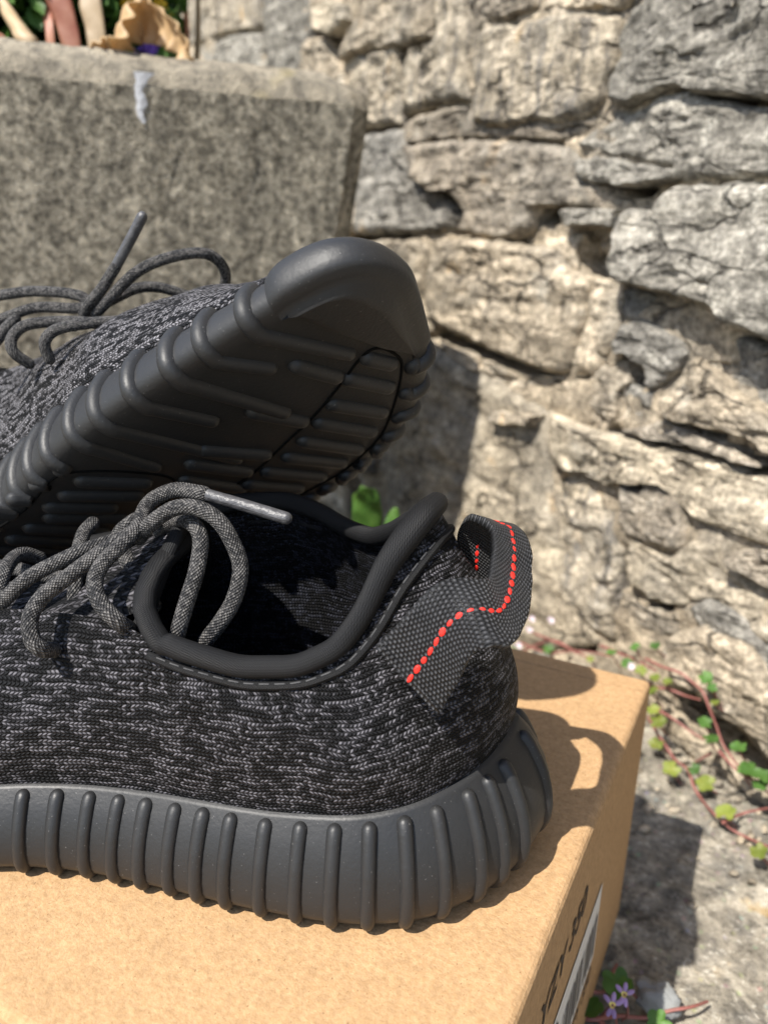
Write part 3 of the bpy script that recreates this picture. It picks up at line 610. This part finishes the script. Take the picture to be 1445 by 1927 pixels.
    path = [np.array([.100 + .004 * k * k, -.003 + k * .0205, .0862 - .017 * k * k]) for k in np.linspace(-1.35, 1.35, 36)]
    V, F_, U = tube(path, .0022, 12); add('tongue_binding', V, F_, M_BIND, tg, [(a, b * .014) for a, b in U])
    # ridges of the sole
    for rd in ridge_list:
        i = rd['i']; path = []
        for t in np.linspace(rd.get('top', .90), .0, 18): path.append(sole_pt(i, t, float(side_z(t)), -.0003))
        if rd.get('in') is not None:
            e = path[-1]; yy = rd['in'][1]; xx = rd['in'][0]
            for s in np.linspace(.08, 1, 14): path.append(np.array([e[0] + (xx - e[0]) * s, e[1] + (yy - e[1]) * s, .0002]))
        r0 = rd.get('r', .00195) * random.uniform(.95, 1.05); PP = catmull(path, 3)
        V, F_, U = tube(PP, lambda t: r0 * (1 - .12 * t), 12, .0009)
        add('ridge', V, F_, M_RUB, sole)
    return root, sole, add

# ---- front sneaker, flat on the lid
ph = .37345; FX = np.array([-math.cos(ph), -math.sin(ph), 0]); FY = np.array([math.sin(ph), -math.cos(ph), 0]); FO = np.array([-.01174, -.1055, BH + .0012])
FM = np.eye(4); FM[:3, 0] = FX; FM[:3, 1] = FY; FM[:3, 2] = (0, 0, 1); FM[:3, 3] = FO
def f2w(p): return FO + FX * p[0] + FY * p[1] + np.array([0, 0, p[2]])
def lp(x, y, ly):
    """photo pixel on the plane at local width ly of the front sneaker -> local point"""
    d = onpl(x, y, FO + FY * ly, FY) - FO; return np.array([d @ FX, d @ FY, d[2]])
rl = []
for px_ in (35, 97, 156, 209, 260, 315, 367, 420, 486, 554, 622, 693, 767, 840, 906, 950, 987):
    i = min(np.arange(IH / 3, IH + 1, .1), key=lambda j: abs(proj(f2w(fin(sole_pt(j, .45, 0), 1)))[0] - px_)); rl.append(i)
last = rl[-1]; i = last + 7
while i < NO - 12: rl.append(i); i += 8 if OI(i)[0][0] < .06 else 9
i = rl[0] - 8
while i > 14: rl.append(i); i -= 9
front, fsole, fadd = sneaker('sneaker', 1, Matrix(FM.tolist()), 'black knit sneaker standing flat on the box lid with red stitched heel loop', M_KNIT,
    [dict(i=i % NO, **{'in': tuple(bot_pt(i % NO, .16)[:2])}) for i in rl], 2.)
# pull loop: two edges traced in the photo, depth from the heel it is sewn to
ED = [((707,1213,.0345),(825,1333,.0352)), ((738,1182,.0335),(848,1302,.0352)), ((768,1150,.0325),(870,1270,.0355)), ((800,1117,.031),(890,1235,.0365)), ((832,1099,.0295),(910,1222,.0375)), ((862,1097,.0285),(928,1224,.0385)), ((890,1103,.0275),(948,1230,.0380)), ((912,1098,.0245),(968,1207,.033)),
      ((918,1072,.0205),(984,1165,.026)), ((922,1040,.0155),(991,1105,.0175)), ((922,1012,.0115),(990,1042,.0100)), ((908,994,.0080),(970,1014,.0050)), ((888,984,.004),(950,1004,.0005)), ((872,984,-.001),(932,1018,-.0030)), ((862,1002,-.0045),(936,1060,-.0045)), ((858,1045,-.007),(932,1102,-.0065)), ((852,1092,-.010),(925,1140,-.009))]
EA = catmull([lp(*a) for a, b in ED], 10); EB = catmull([lp(*b) for a, b in ED], 10)
NW = 15; V = []; U = []; d = 0
for k in range(len(EA)):
    if k: d += np.linalg.norm((EA[k] + EB[k]) / 2 - (EA[k - 1] + EB[k - 1]) / 2)
    for j in range(NW): s = j / (NW - 1); V.append(EA[k] * (1 - s) + EB[k] * s); U.append((d, s * .021))
TABV = np.array(V).reshape(len(EA), NW, 3)
TN = np.cross(np.gradient(TABV, axis=0), np.gradient(TABV, axis=1)); TN /= np.linalg.norm(TN, axis=2)[:, :, None] + 1e-12
if TN[0, 7] @ np.array([0, 1, 0]) < 0: TN = -TN
TABV = TABV + TN * (.0019 * np.linspace(1, .3, len(EA))[:, None, None] + .0007 * np.array([[noise.noise(Vector(tuple(TABV[k_, j_] * 190))) for j_ in range(NW)] for k_ in range(len(EA))])[:, :, None]); th = .0009; nk = len(EA)
VV = []; UU = []
for k in range(nk):
    for j in range(NW): VV.append(TABV[k, j] + TN[k, j] * th); UU.append(U[k * NW + j])
    for j in reversed(range(NW)): VV.append(TABV[k, j] - TN[k, j] * th); UU.append(U[k * NW + j])
F_ = grid_faces(nk, 2 * NW, False, True); F_ += [tuple(range(2 * NW)), tuple(range((nk - 1) * 2 * NW, nk * 2 * NW))[::-1]]
tab = fadd('pull_loop', VV, F_, M_WEB, front, UU); tab['label'] = 'black webbing pull loop with a dashed red stitch line'
cl = TABV[:, 7] + TN[:, 7] * th; PP, _, LL = resample(cl, 38)
cn = np.stack([np.interp(np.linspace(0, 1, 38), np.linspace(0, 1, nk), TN[:, 7, c]) for c in range(3)], 1)
def blob(c, ax, n_, a, b, h, su=8, sv=5):
    ax = nrm(ax); n_ = nrm(n_ - ax * np.dot(n_, ax)); bx = np.cross(n_, ax); V = []
    for i in range(sv + 1):
        t = math.pi * i / sv
        for j in range(su): q = 2 * math.pi * j / su; V.append(c + ax * a * math.cos(t) + (bx * b * math.cos(q) + n_ * h * math.sin(q)) * math.sin(t))
    return V, grid_faces(sv + 1, su, False, True)
for k in range(0, 37):
    for sgn in ((1,) if k < 29 else (1, -1)):
        dv = PP[k + 1] - PP[k]; V, F_ = blob((PP[k] + PP[k + 1]) / 2 + cn[k] * (sgn - 1) * th, dv + np.cross(cn[k], dv) * random.uniform(.1, .35), cn[k], np.linalg.norm(dv) * random.uniform(.34, .43), .00066 * random.uniform(.75, 1.2), .00014); fadd('stitch', V, F_, M_RED, tab)
for k in range(16):                      # box stitching that holds the loop down
    for kk_ in ((3,),):
        s = k / 15; c = TABV[3, 0] * (1 - s) + TABV[3, -1] * s
        dv = nrm(TABV[3, -1] - TABV[3, 0]); V, F_ = blob(c + TN[3, 7] * th, dv, TN[3, 7], .00045, .00028, .0003, 6, 4); fadd('stitch', V, F_, M_GREYTH, tab)

# laces of the front sneaker (photo path + local width)
def lace(add_, pts, par, name='lace', r=LR, mat=None):
    V, F_, U = tube(catmull(pts, 10), r, 18, .0007); return add_(name, V, F_, mat or M_LACE, par, [(a, b) for a, b in U])
def undo(p): return np.array([p[0], p[1], p[2] - spring(p[0])])
FL = [[(-30,1165,.014),(0,1137,.014),(54,1088,.013),(125,1050,.009),(175,1030,.004),(235,1012,-.003)],
      [(112,1222,.020),(81,1222,.0285),(62,1204,.0295),(58,1162,.027),(83,1121,.023),(137,1079,.019),(187,1042,.015),(233,1013,.011),(270,990,.006),(300,972,.001)],
      [(255,1190,.019),(224,1171,.0265),(190,1135,.0255),(179,1096,.0215),(195,1059,.018),(233,1022,.014),(262,990,.008),(272,960,.002),(291,938,.000),(330,922,.001),(374,927,.004),(385,930,.0045)],
      [(262,1012,.006),(285,985,.010),(328,957,.012),(374,957,.013),(415,984,.014),(444,1034,.015),(453,1075,.016),(440,1129,.018),(415,1171,.020),(388,1205,.020)],
      [(300,1000,-.002),(336,978,.004),(365,988,.010),(378,1017,.013),(370,1075,.018),(353,1129,.021),(338,1180,.023),(330,1215,.021)],
      [(175,985,-.012),(158,1005,-.008),(147,1046,.000),(143,1096,.008),(141,1150,.010)],
      [(75,1050,-.012),(46,1042,-.008),(25,1052,-.003),(8,1079,.006),(-5,1120,.012)],
      [(205,1075,-.004),(222,1010,-.004),(245,985,-.003),(262,975,-.004)],
      [(236,1045,.004),(245,1067,.007),(266,1104,.010),(290,1140,.010)],
      [(-40,1060,-.018),(30,1070,-.010),(100,1085,-.004),(200,1090,.0)]]
for k, pts in enumerate(FL):
    P = [undo(lp(*q)) for q in pts]; L_ = lace(fadd, P, front)
    if k == 2:
        V, F_, U = tube([undo(lp(376, 927, .0042)), undo(lp(460, 951, .0075)), undo(lp(538, 975, .010))], .0016, 14); fadd('aglet', V, F_, M_AGLET, L_, U)

# ---- rear sneaker, tilted toe up, heel on the lid, leaning over the first
RM = np.array([[0.8542, 0.1153, -0.507], [0.1047, 0.9169, 0.385], [0.5093, -0.382, 0.7712]]); RO = np.array([-0.2896, -0.129, 0.1083])
u_, s_, v_ = np.linalg.svd(RM); RM = u_ @ v_
QM = np.eye(4); QM[:3, :3] = RM; QM[:3, 3] = RO
rl2 = []; xs = [.2508, .2392, .2266, .2131, .2001, .1889, .1756, .1650, .1545, .1445, .1345, .125, .116, .107, .098, .089, .080, .071, .062, .053, .044]
for k, x in enumerate(xs):
    yi = (.0160 if k == 0 else .029 if k == 1 else .0085 if k == 2 else .0232 if k == 3 else -.0005 if k == 4 else .0181 if k == 5 else .040)
    rl2.append({'i': idx(x, 1), 'in': (x + (.008 if k == 0 else .004 if k < 5 else 0), yi), 'r': .0025})
for k, (a, b) in enumerate([(.2661, .0025), (.2568, .0134), (.2472, .0243), (.2382, .0322), (.2295, .039), (.22, .043), (.2105, .045), (.201, .046), (.191, .046), (.181, .0455), (.171, .045), (.161, .044), (.151, .043), (.141, .041), (.13, .04), (.12, .04), (.11, .039), (.1, .038), (.09, .038), (.08, .037), (.07, .037), (.06, .036), (.05, .036)]):
    rl2.append({'i': idx(a + .004, -1), 'in': (a, -b - .003), 'r': .0028})
rear, rsole, radd = sneaker('sneaker', -1, Matrix(QM.tolist()), 'black knit sneaker tipped up showing its ridged rubber sole and smooth toe cap', M_KNIT2, rl2, 11.)
# bars moulded on the bottom of the sole
bars = [((.2475, .0251), (.2507, .0089)), ((.226, .0181), (.2306, -.0019)), ((.2029, .0151), (.2113, -.0083)), ((.195, .012), (.2, -.012)), ((.186, .006), (.19, -.02)),
        ((.2604, .0103), (.2631, .001)), ((.2515, .0076), (.2561, -.0096)), ((.2406, .0007), (.2471, -.0208)), ((.2317, -.0038), (.2381, -.0285)), ((.2219, -.0084), (.2285, -.035)), ((.2122, -.0123), (.2196, -.038)), ((.2019, -.014), (.2093, -.040)), ((.1925, -.016), (.199, -.040)), ((.183, -.018), (.189, -.040)), ((.174, -.018), (.179, -.040)),
        ((.1722, .0331), (.1801, .0118)), ((.1623, .0316), (.1719, .0077)), ((.1539, .0303), (.1612, .0093)), ((.1471, .0259), (.1556, .0004)), ((.1385, .027), (.144, -.002)), ((.129, .027), (.134, -.004)), ((.119, .027), (.124, -.004))]
for a, b in bars:
    a, b = np.array(a), np.array(b); a, b = a + (b - a) * .09, b + (a - b) * .09
    V, F_, U = tube([np.array([a[0], a[1], .0003]), np.array([b[0], b[1], .0003])], .0026, 12, .0012); radd('ridge', V, F_, M_RUB, rsole)
for win in ([(.2598, .0114), (.265, .0109), (.2660, .0032), (.2635, -.0035), (.2541, -.0157), (.2403, -.030), (.2285, -.0372), (.2131, -.0425), (.19, -.0435), (.172, -.041), (.17, -.02), (.1855, -.0155), (.2005, -.0130), (.2175, -.0070), (.2335, -.0015), (.2464, .0045)],
            [(.15, .0335), (.1689, .0385), (.1763, .0362), (.1834, .0216), (.184, .006), (.165, -.004), (.12, -.008), (.108, .01), (.118, .03)]):
    P = catmull([(a, b, -.0001) for a, b in win], 8, True); P = np.vstack([P, P[:2]])
    V, F_, U = tube(P, .00042, 8, .001, False); radd('window_seam', V, F_, M_SEAM, rsole)
# smooth toe cap: thick rubber shell over the tip of sole and toe box
ca, cb = idx(.2575, 1), idx(.2715, -1); rng = list(range(cb, NO)) + list(range(0, ca + 1)); V = []; ncap = 0
for q, i in enumerate(rng):
    edge = min(q, len(rng) - 1 - q); e = .0023 * min(1., (edge + .6) / 2.) - .0006
    col = []; kk = min(1, q / 9., (len(rng) - 1 - q) / 17.) ** 1.15; n2 = np.array([*ON[i], 0.])
    Q3 = upper_pt(i, .03 + .80 * kk, 11., -1); Q0 = sole_pt(i, .30, .05, e); hh = Q3[2] - Q0[2]
    Q1 = Q0 + np.array([0, 0, hh * .52]) + n2 * (.0010 * kk + e * .3); Q2 = np.array([Q3[0] + (Q0[0] - Q3[0]) * .55, Q3[1] + (Q0[1] - Q3[1]) * .55, Q3[2] - .0012 * kk]) + n2 * e * .6
    for a in np.linspace(1, .0, 14):
        col.append(Q0 * (1 - a) ** 3 + 3 * Q1 * a * (1 - a) ** 2 + 3 * Q2 * a * a * (1 - a) + (Q3 - np.array([0, 0, .0006])) * a ** 3)
    for t, k in PROF[8:]: col.append(sole_pt(i, t, k, e * (1 if t > .05 else .6)))
    e2 = col[-1].copy(); xl = float(np.interp(e2[1], [-.012, -.001, .012, .027, .047], [.2735, .2715, .2668, .2640, .2615])); c = np.array([min(e2[0], xl), e2[1], 0.])
    for s in (.1, .3, .5, .7, .9, 1.): p = e2 + (c - e2) * s; p[2] = -.0020 * min(1., edge / 2.); col.append(p)
    p = c.copy(); p[0] -= .0003; p[2] = .0006; col.append(p)
    V += col; ncap = len(col)
radd('toe_cap', V, grid_faces(len(rng), ncap), M_RUB, rsole)
# its laces
def lr(x, y, d): return undo(RM.T @ (pd(x, y, d) - RO) * np.array([1, -1, 1]))
RL = [[(-30,560,.255),(0,556,.25),(68,548,.245),(148,556,.243),(172,578,.245),(165,600,.247)],
      [(-30,612,.25),(0,602,.248),(68,579,.246),(142,580,.244),(185,570,.243)],
      [(218,502,.236),(193,542,.238),(172,568,.24),(158,590,.243)],
      [(180,590,.243),(199,571,.24),(255,514,.236),(318,485,.236),(386,477,.24),(420,502,.246),(423,536,.252),(400,565,.256),(369,562,.256),(306,542,.252),(261,542,.249),(221,559,.246),(190,575,.245)],
      [(284,600,.236),(230,604,.233),(170,608,.231),(108,620,.229),(85,644,.2285),(94,676,.231)],
      [(200,612,.238),(142,605,.236),(57,610,.234),(25,633,.233),(25,661,.2325),(55,684,.236)],
      [(-30,660,.24),(-5,640,.24),(10,620,.242),(30,600,.246)]]
for k, pts in enumerate(RL):
    L_ = lace(radd, [lr(*q) for q in pts], rear, 'lace', .0017)
    if k == 2:
        V, F_, U = tube([lr(220, 499, .236), lr(245, 453, .233), lr(268, 408, .230)], .0016, 14); radd('aglet', V, F_, M_AGLET, L_, U)

# ================================================================== plants on the ground
def lobed_leaf(c, R_, n_, a0, mat, par, lobes=5, cup=.15, name='leaf'):
    n_ = nrm(np.array(n_, float)); ax = nrm(np.cross(n_, [.3, .9, .1])); ay = np.cross(n_, ax); V = [np.array(c, float)]; N = 40
    for ring in (.5, 1.):
        for k in range(N):
            a = 2 * math.pi * k / N; r = R_ * ring * (1 + (.22 * abs(math.cos(lobes * a / 2)) ** .7 - .16) * ring) * (1 - .45 * math.exp(-((a - math.pi) / .35) ** 2) * ring)
            V.append(c + (ax * math.cos(a + a0) + ay * math.sin(a + a0)) * r + n_ * R_ * (cup * ring * ring + .10 * math.sin(3 * a + a0 * 5) * ring))
    F_ = [(0, 1 + k, 1 + (k + 1) % N) for k in range(N)] + [(1 + k, 1 + N + k, 1 + N + (k + 1) % N, 1 + (k + 1) % N) for k in range(N)]
    return part(name, mesh(name, V, F_, mat), par)
def stem(pts, r, par, mat=None, name='stem'):
    V, F_, U = tube(catmull(pts, 6), lambda t: r * (1 - .4 * t), 8, .002); return part(name, mesh(name, V, F_, mat or M_STEM, True, U), par)
def gp(q, z=.004):
    P = pz(q[0], q[1], z); wf = .0345
    if (P - WP) @ WN < wf and q[0] > 900: P = onpl(q[0], q[1], WP + WN * (wf + z * .5), WN)
    return P
def vine(label, stems, leaves, base):
    r = empty('trailing_plant', gp(base, 0)); tag(r, label, 'plant')
    for k, s in enumerate(stems): stem([gp(q, .004 + .003 * math.sin(j * 1.7 + k)) for j, q in enumerate(s)], .0009, r)
    for (x, y, R_, c) in leaves:
        z = random.uniform(.008, .014); p = gp((x, y), z)
        lobed_leaf(p, R_ * .00017, (random.uniform(-.5, .1), random.uniform(-.8, -.1), 1), random.uniform(0, 6.28), M_LY if c else M_LG, r)
        stem([p - np.array([0, 0, .001]), p + np.array([.003, .004, -z * .6]), p + np.array([.006, .006, -z + .001])], .0006, r, None, 'leaf_stalk')
    return r
vine('red stemmed trailing weed creeping along the foot of the stone wall', [[(1215,1240),(1243,1254),(1278,1266),(1302,1284),(1322,1303),(1334,1333),(1347,1366),(1359,1400),(1375,1424),(1392,1445),(1445,1492)], [(1229,1293),(1263,1299),(1288,1309),(1316,1317)], [(1353,1414),(1371,1435),(1390,1452),(1432,1480)], [(1337,1418),(1306,1435)]],
     [(1327,1275,22,0),(1340,1294,16,0),(1326,1360,22,0),(1337,1392,24,0),(1389,1406,24,0),(1412,1450,32,0),(1430,1476,22,0),(1442,1462,24,0),(1345,1322,14,1),(1395,1448,16,0)], (1334,1333))
vine('yellowing ivy leaved trailing weed spreading over the paving beside the box', [[(1225,1329),(1263,1351),(1298,1376),(1324,1392)], [(1220,1350),(1235,1378),(1255,1408),(1270,1430),(1294,1449),(1304,1479),(1318,1502),(1334,1522),(1349,1538),(1375,1560),(1407,1577),(1445,1593)], [(1360,1548),(1400,1530),(1450,1520)]],
     [(1237,1358,28,1),(1228,1335,22,1),(1234,1400,24,1),(1263,1447,28,1),(1306,1447,20,0),(1328,1475,30,1),(1365,1530,30,1),(1427,1602,24,1),(1228,1300,20,1)], (1235,1378))
bk = vine('small leaved weed with pinkish stems between box and wall', [[(980,1210),(1030,1228),(1090,1225),(1150,1235)], [(1000,1190),(1060,1215),(1110,1240)], [(1130,1215),(1190,1240),(1235,1262)], [(985,1225),(1040,1205),(1085,1230)]],
     [(1032,1222,22,0),(968,1225,20,0),(1110,1240,14,1),(1150,1228,20,0),(1195,1218,18,0),(1232,1215,18,0),(1180,1248,22,0),(1205,1262,20,1),(1232,1275,18,1),(1255,1283,16,1)], (1030,1228))
for (x, y) in ((1000,1165),(1035,1168),(975,1215),(1185,1255),(995,1185)):
    c = gp((x, y), .016); lobed_leaf(c, .0024, nrm(CP - c + np.array([.2, .1, .3])), x, M_WHITE, bk, 4, .4, 'flower')
fg = vine('lilac flowered weed with a red stem rooted against the box end', [[(1085,1915),(1120,1918),(1160,1912),(1215,1915),(1260,1902),(1300,1895),(1330,1885)], [(1098,1862),(1130,1868),(1145,1858)], [(1150,1850),(1152,1830),(1160,1815)], [(1130,1925),(1135,1910),(1150,1893)]],
          [(1160,1850,34,0),(1112,1898,26,0),(1240,1925,26,0),(1176,1852,18,0)], (1120,1918))
def flower(x, y, R_, par, mat):
    c = gp((x, y), .020); n_ = nrm(CP - c + np.array([0, 0, .1])); ax = nrm(np.cross(n_, [0, 0, 1])); ay = np.cross(n_, ax)
    fo = lobed_leaf(c, R_ * .28, n_, 0, M_YST, par, 3, .5, 'flower')
    for a, l in ((-2.5, 1.), (-1.57, 1.05), (-.6, 1.), (1.25, .95), (1.9, .95)):
        d = ax * math.cos(a) + ay * math.sin(a); V, F_ = blob(c + d * R_ * .62 * l, d, n_, R_ * .45, R_ * .22, R_ * .08, 8, 6)
        obj('petal', mesh('petal', V, F_, mat), fo)
    stem([c, c + np.array([.002, .002, -.010]), c + np.array([0, .006, -.019])], .0005, par, None, 'flower_stalk')
flower(1152, 1892, .0040, fg, M_PET); flower(1174, 1872, .0038, fg, M_PET)
# pebble
def rock(name, c, R_, mat, label, cat, seed, sq=(1, .75, .55)):
    V = []; nu, nv_ = 28, 16
    for i in range(nv_ + 1):
        t = math.pi * i / nv_
        for j in range(nu):
            a = 2 * math.pi * j / nu; d = Vector((math.sin(t) * math.cos(a), math.sin(t) * math.sin(a), math.cos(t)))
            k = 1 + .35 * noise.fractal(d * 1.5 + Vector((seed, 0, 0)), .9, 2, 4); V.append(np.array([c[0] + d.x * R_ * sq[0] * k, c[1] + d.y * R_ * sq[1] * k, c[2] + d.z * R_ * sq[2] * k]))
    return tag(obj(name, mesh(name, V, grid_faces(nv_ + 1, nu, False, True), mat)), label, cat)
rock('pebble', gp((1236, 1878), .0035), .0088, M_PEB, 'pale grey pebble lying on the paving near the lilac flowers', 'pebble', 3.)
# grit at the foot of the wall
V = []; F_ = []
for k in range(420):
    u = random.uniform(-.22, .16); c = WP + WU * u + WN * abs(random.gauss(.02, .035)) + np.array([0, 0, -.001]); R_ = random.uniform(.0008, .0032)
    if -.345 < c[0] < .004 and c[1] < .004: continue
    a, b = blob(c, np.array([random.random(), random.random(), .2]), np.array([0, 0, 1.]), R_, R_ * .8, R_ * .6, 6, 4); n0 = len(V); V += a; F_ += [tuple(q + n0 for q in t) for t in b]
tag(obj('grit', mesh('grit', V, F_, M_MORT)), 'loose sandy grit and crumbs along the wall foot', 'grit', kind='stuff')
# broad leaved weed behind the sneakers
bw = empty('broad_leaved_weed', (pz(690, 1080, 0))); tag(bw, 'bright green broad leaved weed in the shade behind the sneakers', 'plant')
def blade(path, widths, mat, par, name='leaf', side=None, curl=0., ruffle=0.):
    P = catmull(path, 8); W_ = np.interp(np.linspace(0, 1, len(P)), np.linspace(0, 1, len(widths)), widths) * .60; T = np.gradient(P, axis=0); V = []; nw = 9
    for k in range(len(P)):
        t = nrm(T[k]); sd = nrm(np.array(side) - t * np.dot(side, t)); nn = np.cross(t, sd)
        for j in range(nw):
            a = (j / (nw - 1) - .5) * 2; V.append(P[k] + sd * W_[k] * a + nn * (W_[k] * curl * (a * a - .4) + ruffle * math.sin(k * .9 + a * 2.5) * abs(a)))
    me = mesh(name, V, grid_faces(len(P), nw), mat); o = part(name, me, par); md = o.modifiers.new('s', 'SOLIDIFY'); md.thickness = .0006; return o
camr = RC[:, 0]
def dp(x, y, d): return pd(x, y, d)
blade([dp(690, 1090, .50), dp(692, 1010, .49), dp(690, 950, .48), dp(684, 915, .47)], [.004, .011, .016, .014, .003], M_BROAD, bw, 'leaf', camr, .3, .002)
blade([dp(690, 1090, .50), dp(725, 1040, .49), dp(738, 985, .48), dp(745, 955, .48)], [.003, .007, .008, .002], M_BROAD, bw, 'leaf', camr, .3, .001)
blade([dp(680, 1090, .50), dp(640, 1040, .51), dp(618, 990, .51), dp(612, 960, .51)], [.003, .007, .008, .002], M_BROAD, bw, 'leaf', camr, .3, .001)

# ================================================================== plants in the planter
def rp(x, y, back): # point behind the planter's front plane by `back` metres
    n_ = -pin; return onpl(x, y, np.array([A[0], A[1], 0]) + pin * back, n_)
wp = empty('withered_plant', rp(180, 130, .10)); tag(wp, 'dying plant with red and tan strap leaves in the concrete planter', 'plant')
blade([rp(145, 150, .07), rp(130, 60, .075), rp(105, -20, .08), rp(80, -110, .09)], [.007, .010, .012, .010], M_REDL, wp, 'leaf', camr, .12, .0006)
blade([rp(98, 140, .075), rp(95, 60, .08), rp(88, 0, .09), rp(84, -90, .10)], [.0035, .004, .005, .004], M_REDL, wp, 'leaf', camr, .12, .0004)
blade([rp(187, 150, .07), rp(182, 70, .075), rp(170, 0, .08), rp(165, -100, .09)], [.008, .0095, .011, .010], M_DRYP, wp, 'leaf', camr, .12, .0006)
blade([rp(90, 105, .065), rp(60, 85, .06), rp(35, 55, .065), rp(8, 10, .08), rp(-20, -40, .09)], [.002, .008, .007, .005, .003], M_DRYP, wp, 'leaf', nrm(np.array([.5, .5, .7])), .6, .001)
blade([rp(-40, 60, .07), rp(0, 80, .065), rp(28, 100, .06)], [.006, .007, .003], M_REDL, wp, 'leaf', nrm(np.array([.3, .3, .9])), .6)
cu = empty('curled_leaf', rp(250, 110, .03)); tag(cu, 'curled orange withered leaf draped over the planter rim', 'leaf')
blade([rp(168, 97, .018), rp(190, 103, .02), rp(215, 104, .02), rp(226, 75, .025), rp(238, 45, .035), rp(262, 34, .045), rp(290, 45, .04), rp(318, 60, .03), rp(340, 85, .024), rp(358, 120, .016)], [.006, .014, .019, .021, .022, .020, .017, .013, .010, .005], M_DRY, cu, 'leaf_blade', nrm(camr * .55 + np.array([-.1, -.4, .65])), .45, .0028)
def bush(label, x0, x1, y0, y1, b0, b1, n_, base, mats, size, name='leafy_plant'):
    r = empty(name, base); tag(r, label, 'plant')
    for k in range(9):
        x = x0 + (x1 - x0) * (k + .5) / 9; p = rp(x, 150, (b0 + b1) / 2); q = rp(x + random.uniform(-20, 20), random.uniform(y0, y1), random.uniform(b0, b1)); stem([p, (p + q) / 2 + np.array([.004, 0, .0]), q], .0016, r, M_DG)
    for mi, mat in enumerate(mats):
        V = []; F_ = []
        for k in range(n_ // len(mats)):
            c = rp(random.uniform(x0, x1), random.uniform(y0, y1), random.uniform(b0, b1)); nn = nrm(np.array([random.gauss(0, .5), random.gauss(-.4, .5), random.uniform(.2, 1)])); R_ = size * random.uniform(.6, 1.3)
            ax = nrm(np.cross(nn, [random.random(), random.random(), .3])); ay = np.cross(nn, ax); n0 = len(V)
            for a, b, h in ((-1, 0, 0), (-.4, .42, .12), (.3, .4, .1), (1, 0, -.15), (.3, -.4, .1), (-.4, -.42, .12), (0, 0, -.05)): V.append(c + ax * a * R_ + ay * b * R_ + nn * h * R_)
            F_ += [(n0 + 6, n0 + i, n0 + (i + 1) % 6) for i in range(6)]
        o = part('foliage', mesh('foliage', V, F_, mat), r); o['kind'] = 'stuff'
    return r
lb = bush('leafy green bedding plant with yellow and violet flowers behind the withered leaves', -140, 340, -150, 130, .085, .24, 2600, rp(120, 150, .16), [M_DG, M_LG, M_DG, M_BROAD], .011)
for (x, y, m_, R_) in ((267,17,M_YEL,.006),(240,0,M_YEL,.005),(312,30,M_YEL,.005),(285,82,M_PURP,.007),(275,102,M_PURP,.006),(250,110,M_PURP,.006),(300,8,M_YEL,.005)):
    c = rp(x, y, .095); fo = None
    for k in range(5):
        a = k * 1.257; d = camr * math.cos(a) + np.array([0, 0, 1]) * math.sin(a); V, F_ = blob(c + d * R_ * .5, d, CP - c, R_ * .5, R_ * .4, R_ * .12, 8, 5)
        if fo is None: fo = part('flower', mesh('flower', V, F_, m_), lb)
        else:
            obj('petal', mesh('petal', V, F_, m_), fo)
ts = empty('thin_stalk', rp(352, 150, .12)); tag(ts, 'thin dead reddish stalks rising beside the stone wall in planter', 'stalk')
for (a, b, c, d) in ((352, 150, 345, -60), (368, 150, 372, -60)): stem([rp(a, b, .12), rp((a + c) / 2 + 3, 60, .12), rp(c, d, .12)], .0022, ts, M_DRYP if a > 360 else M_REDL)
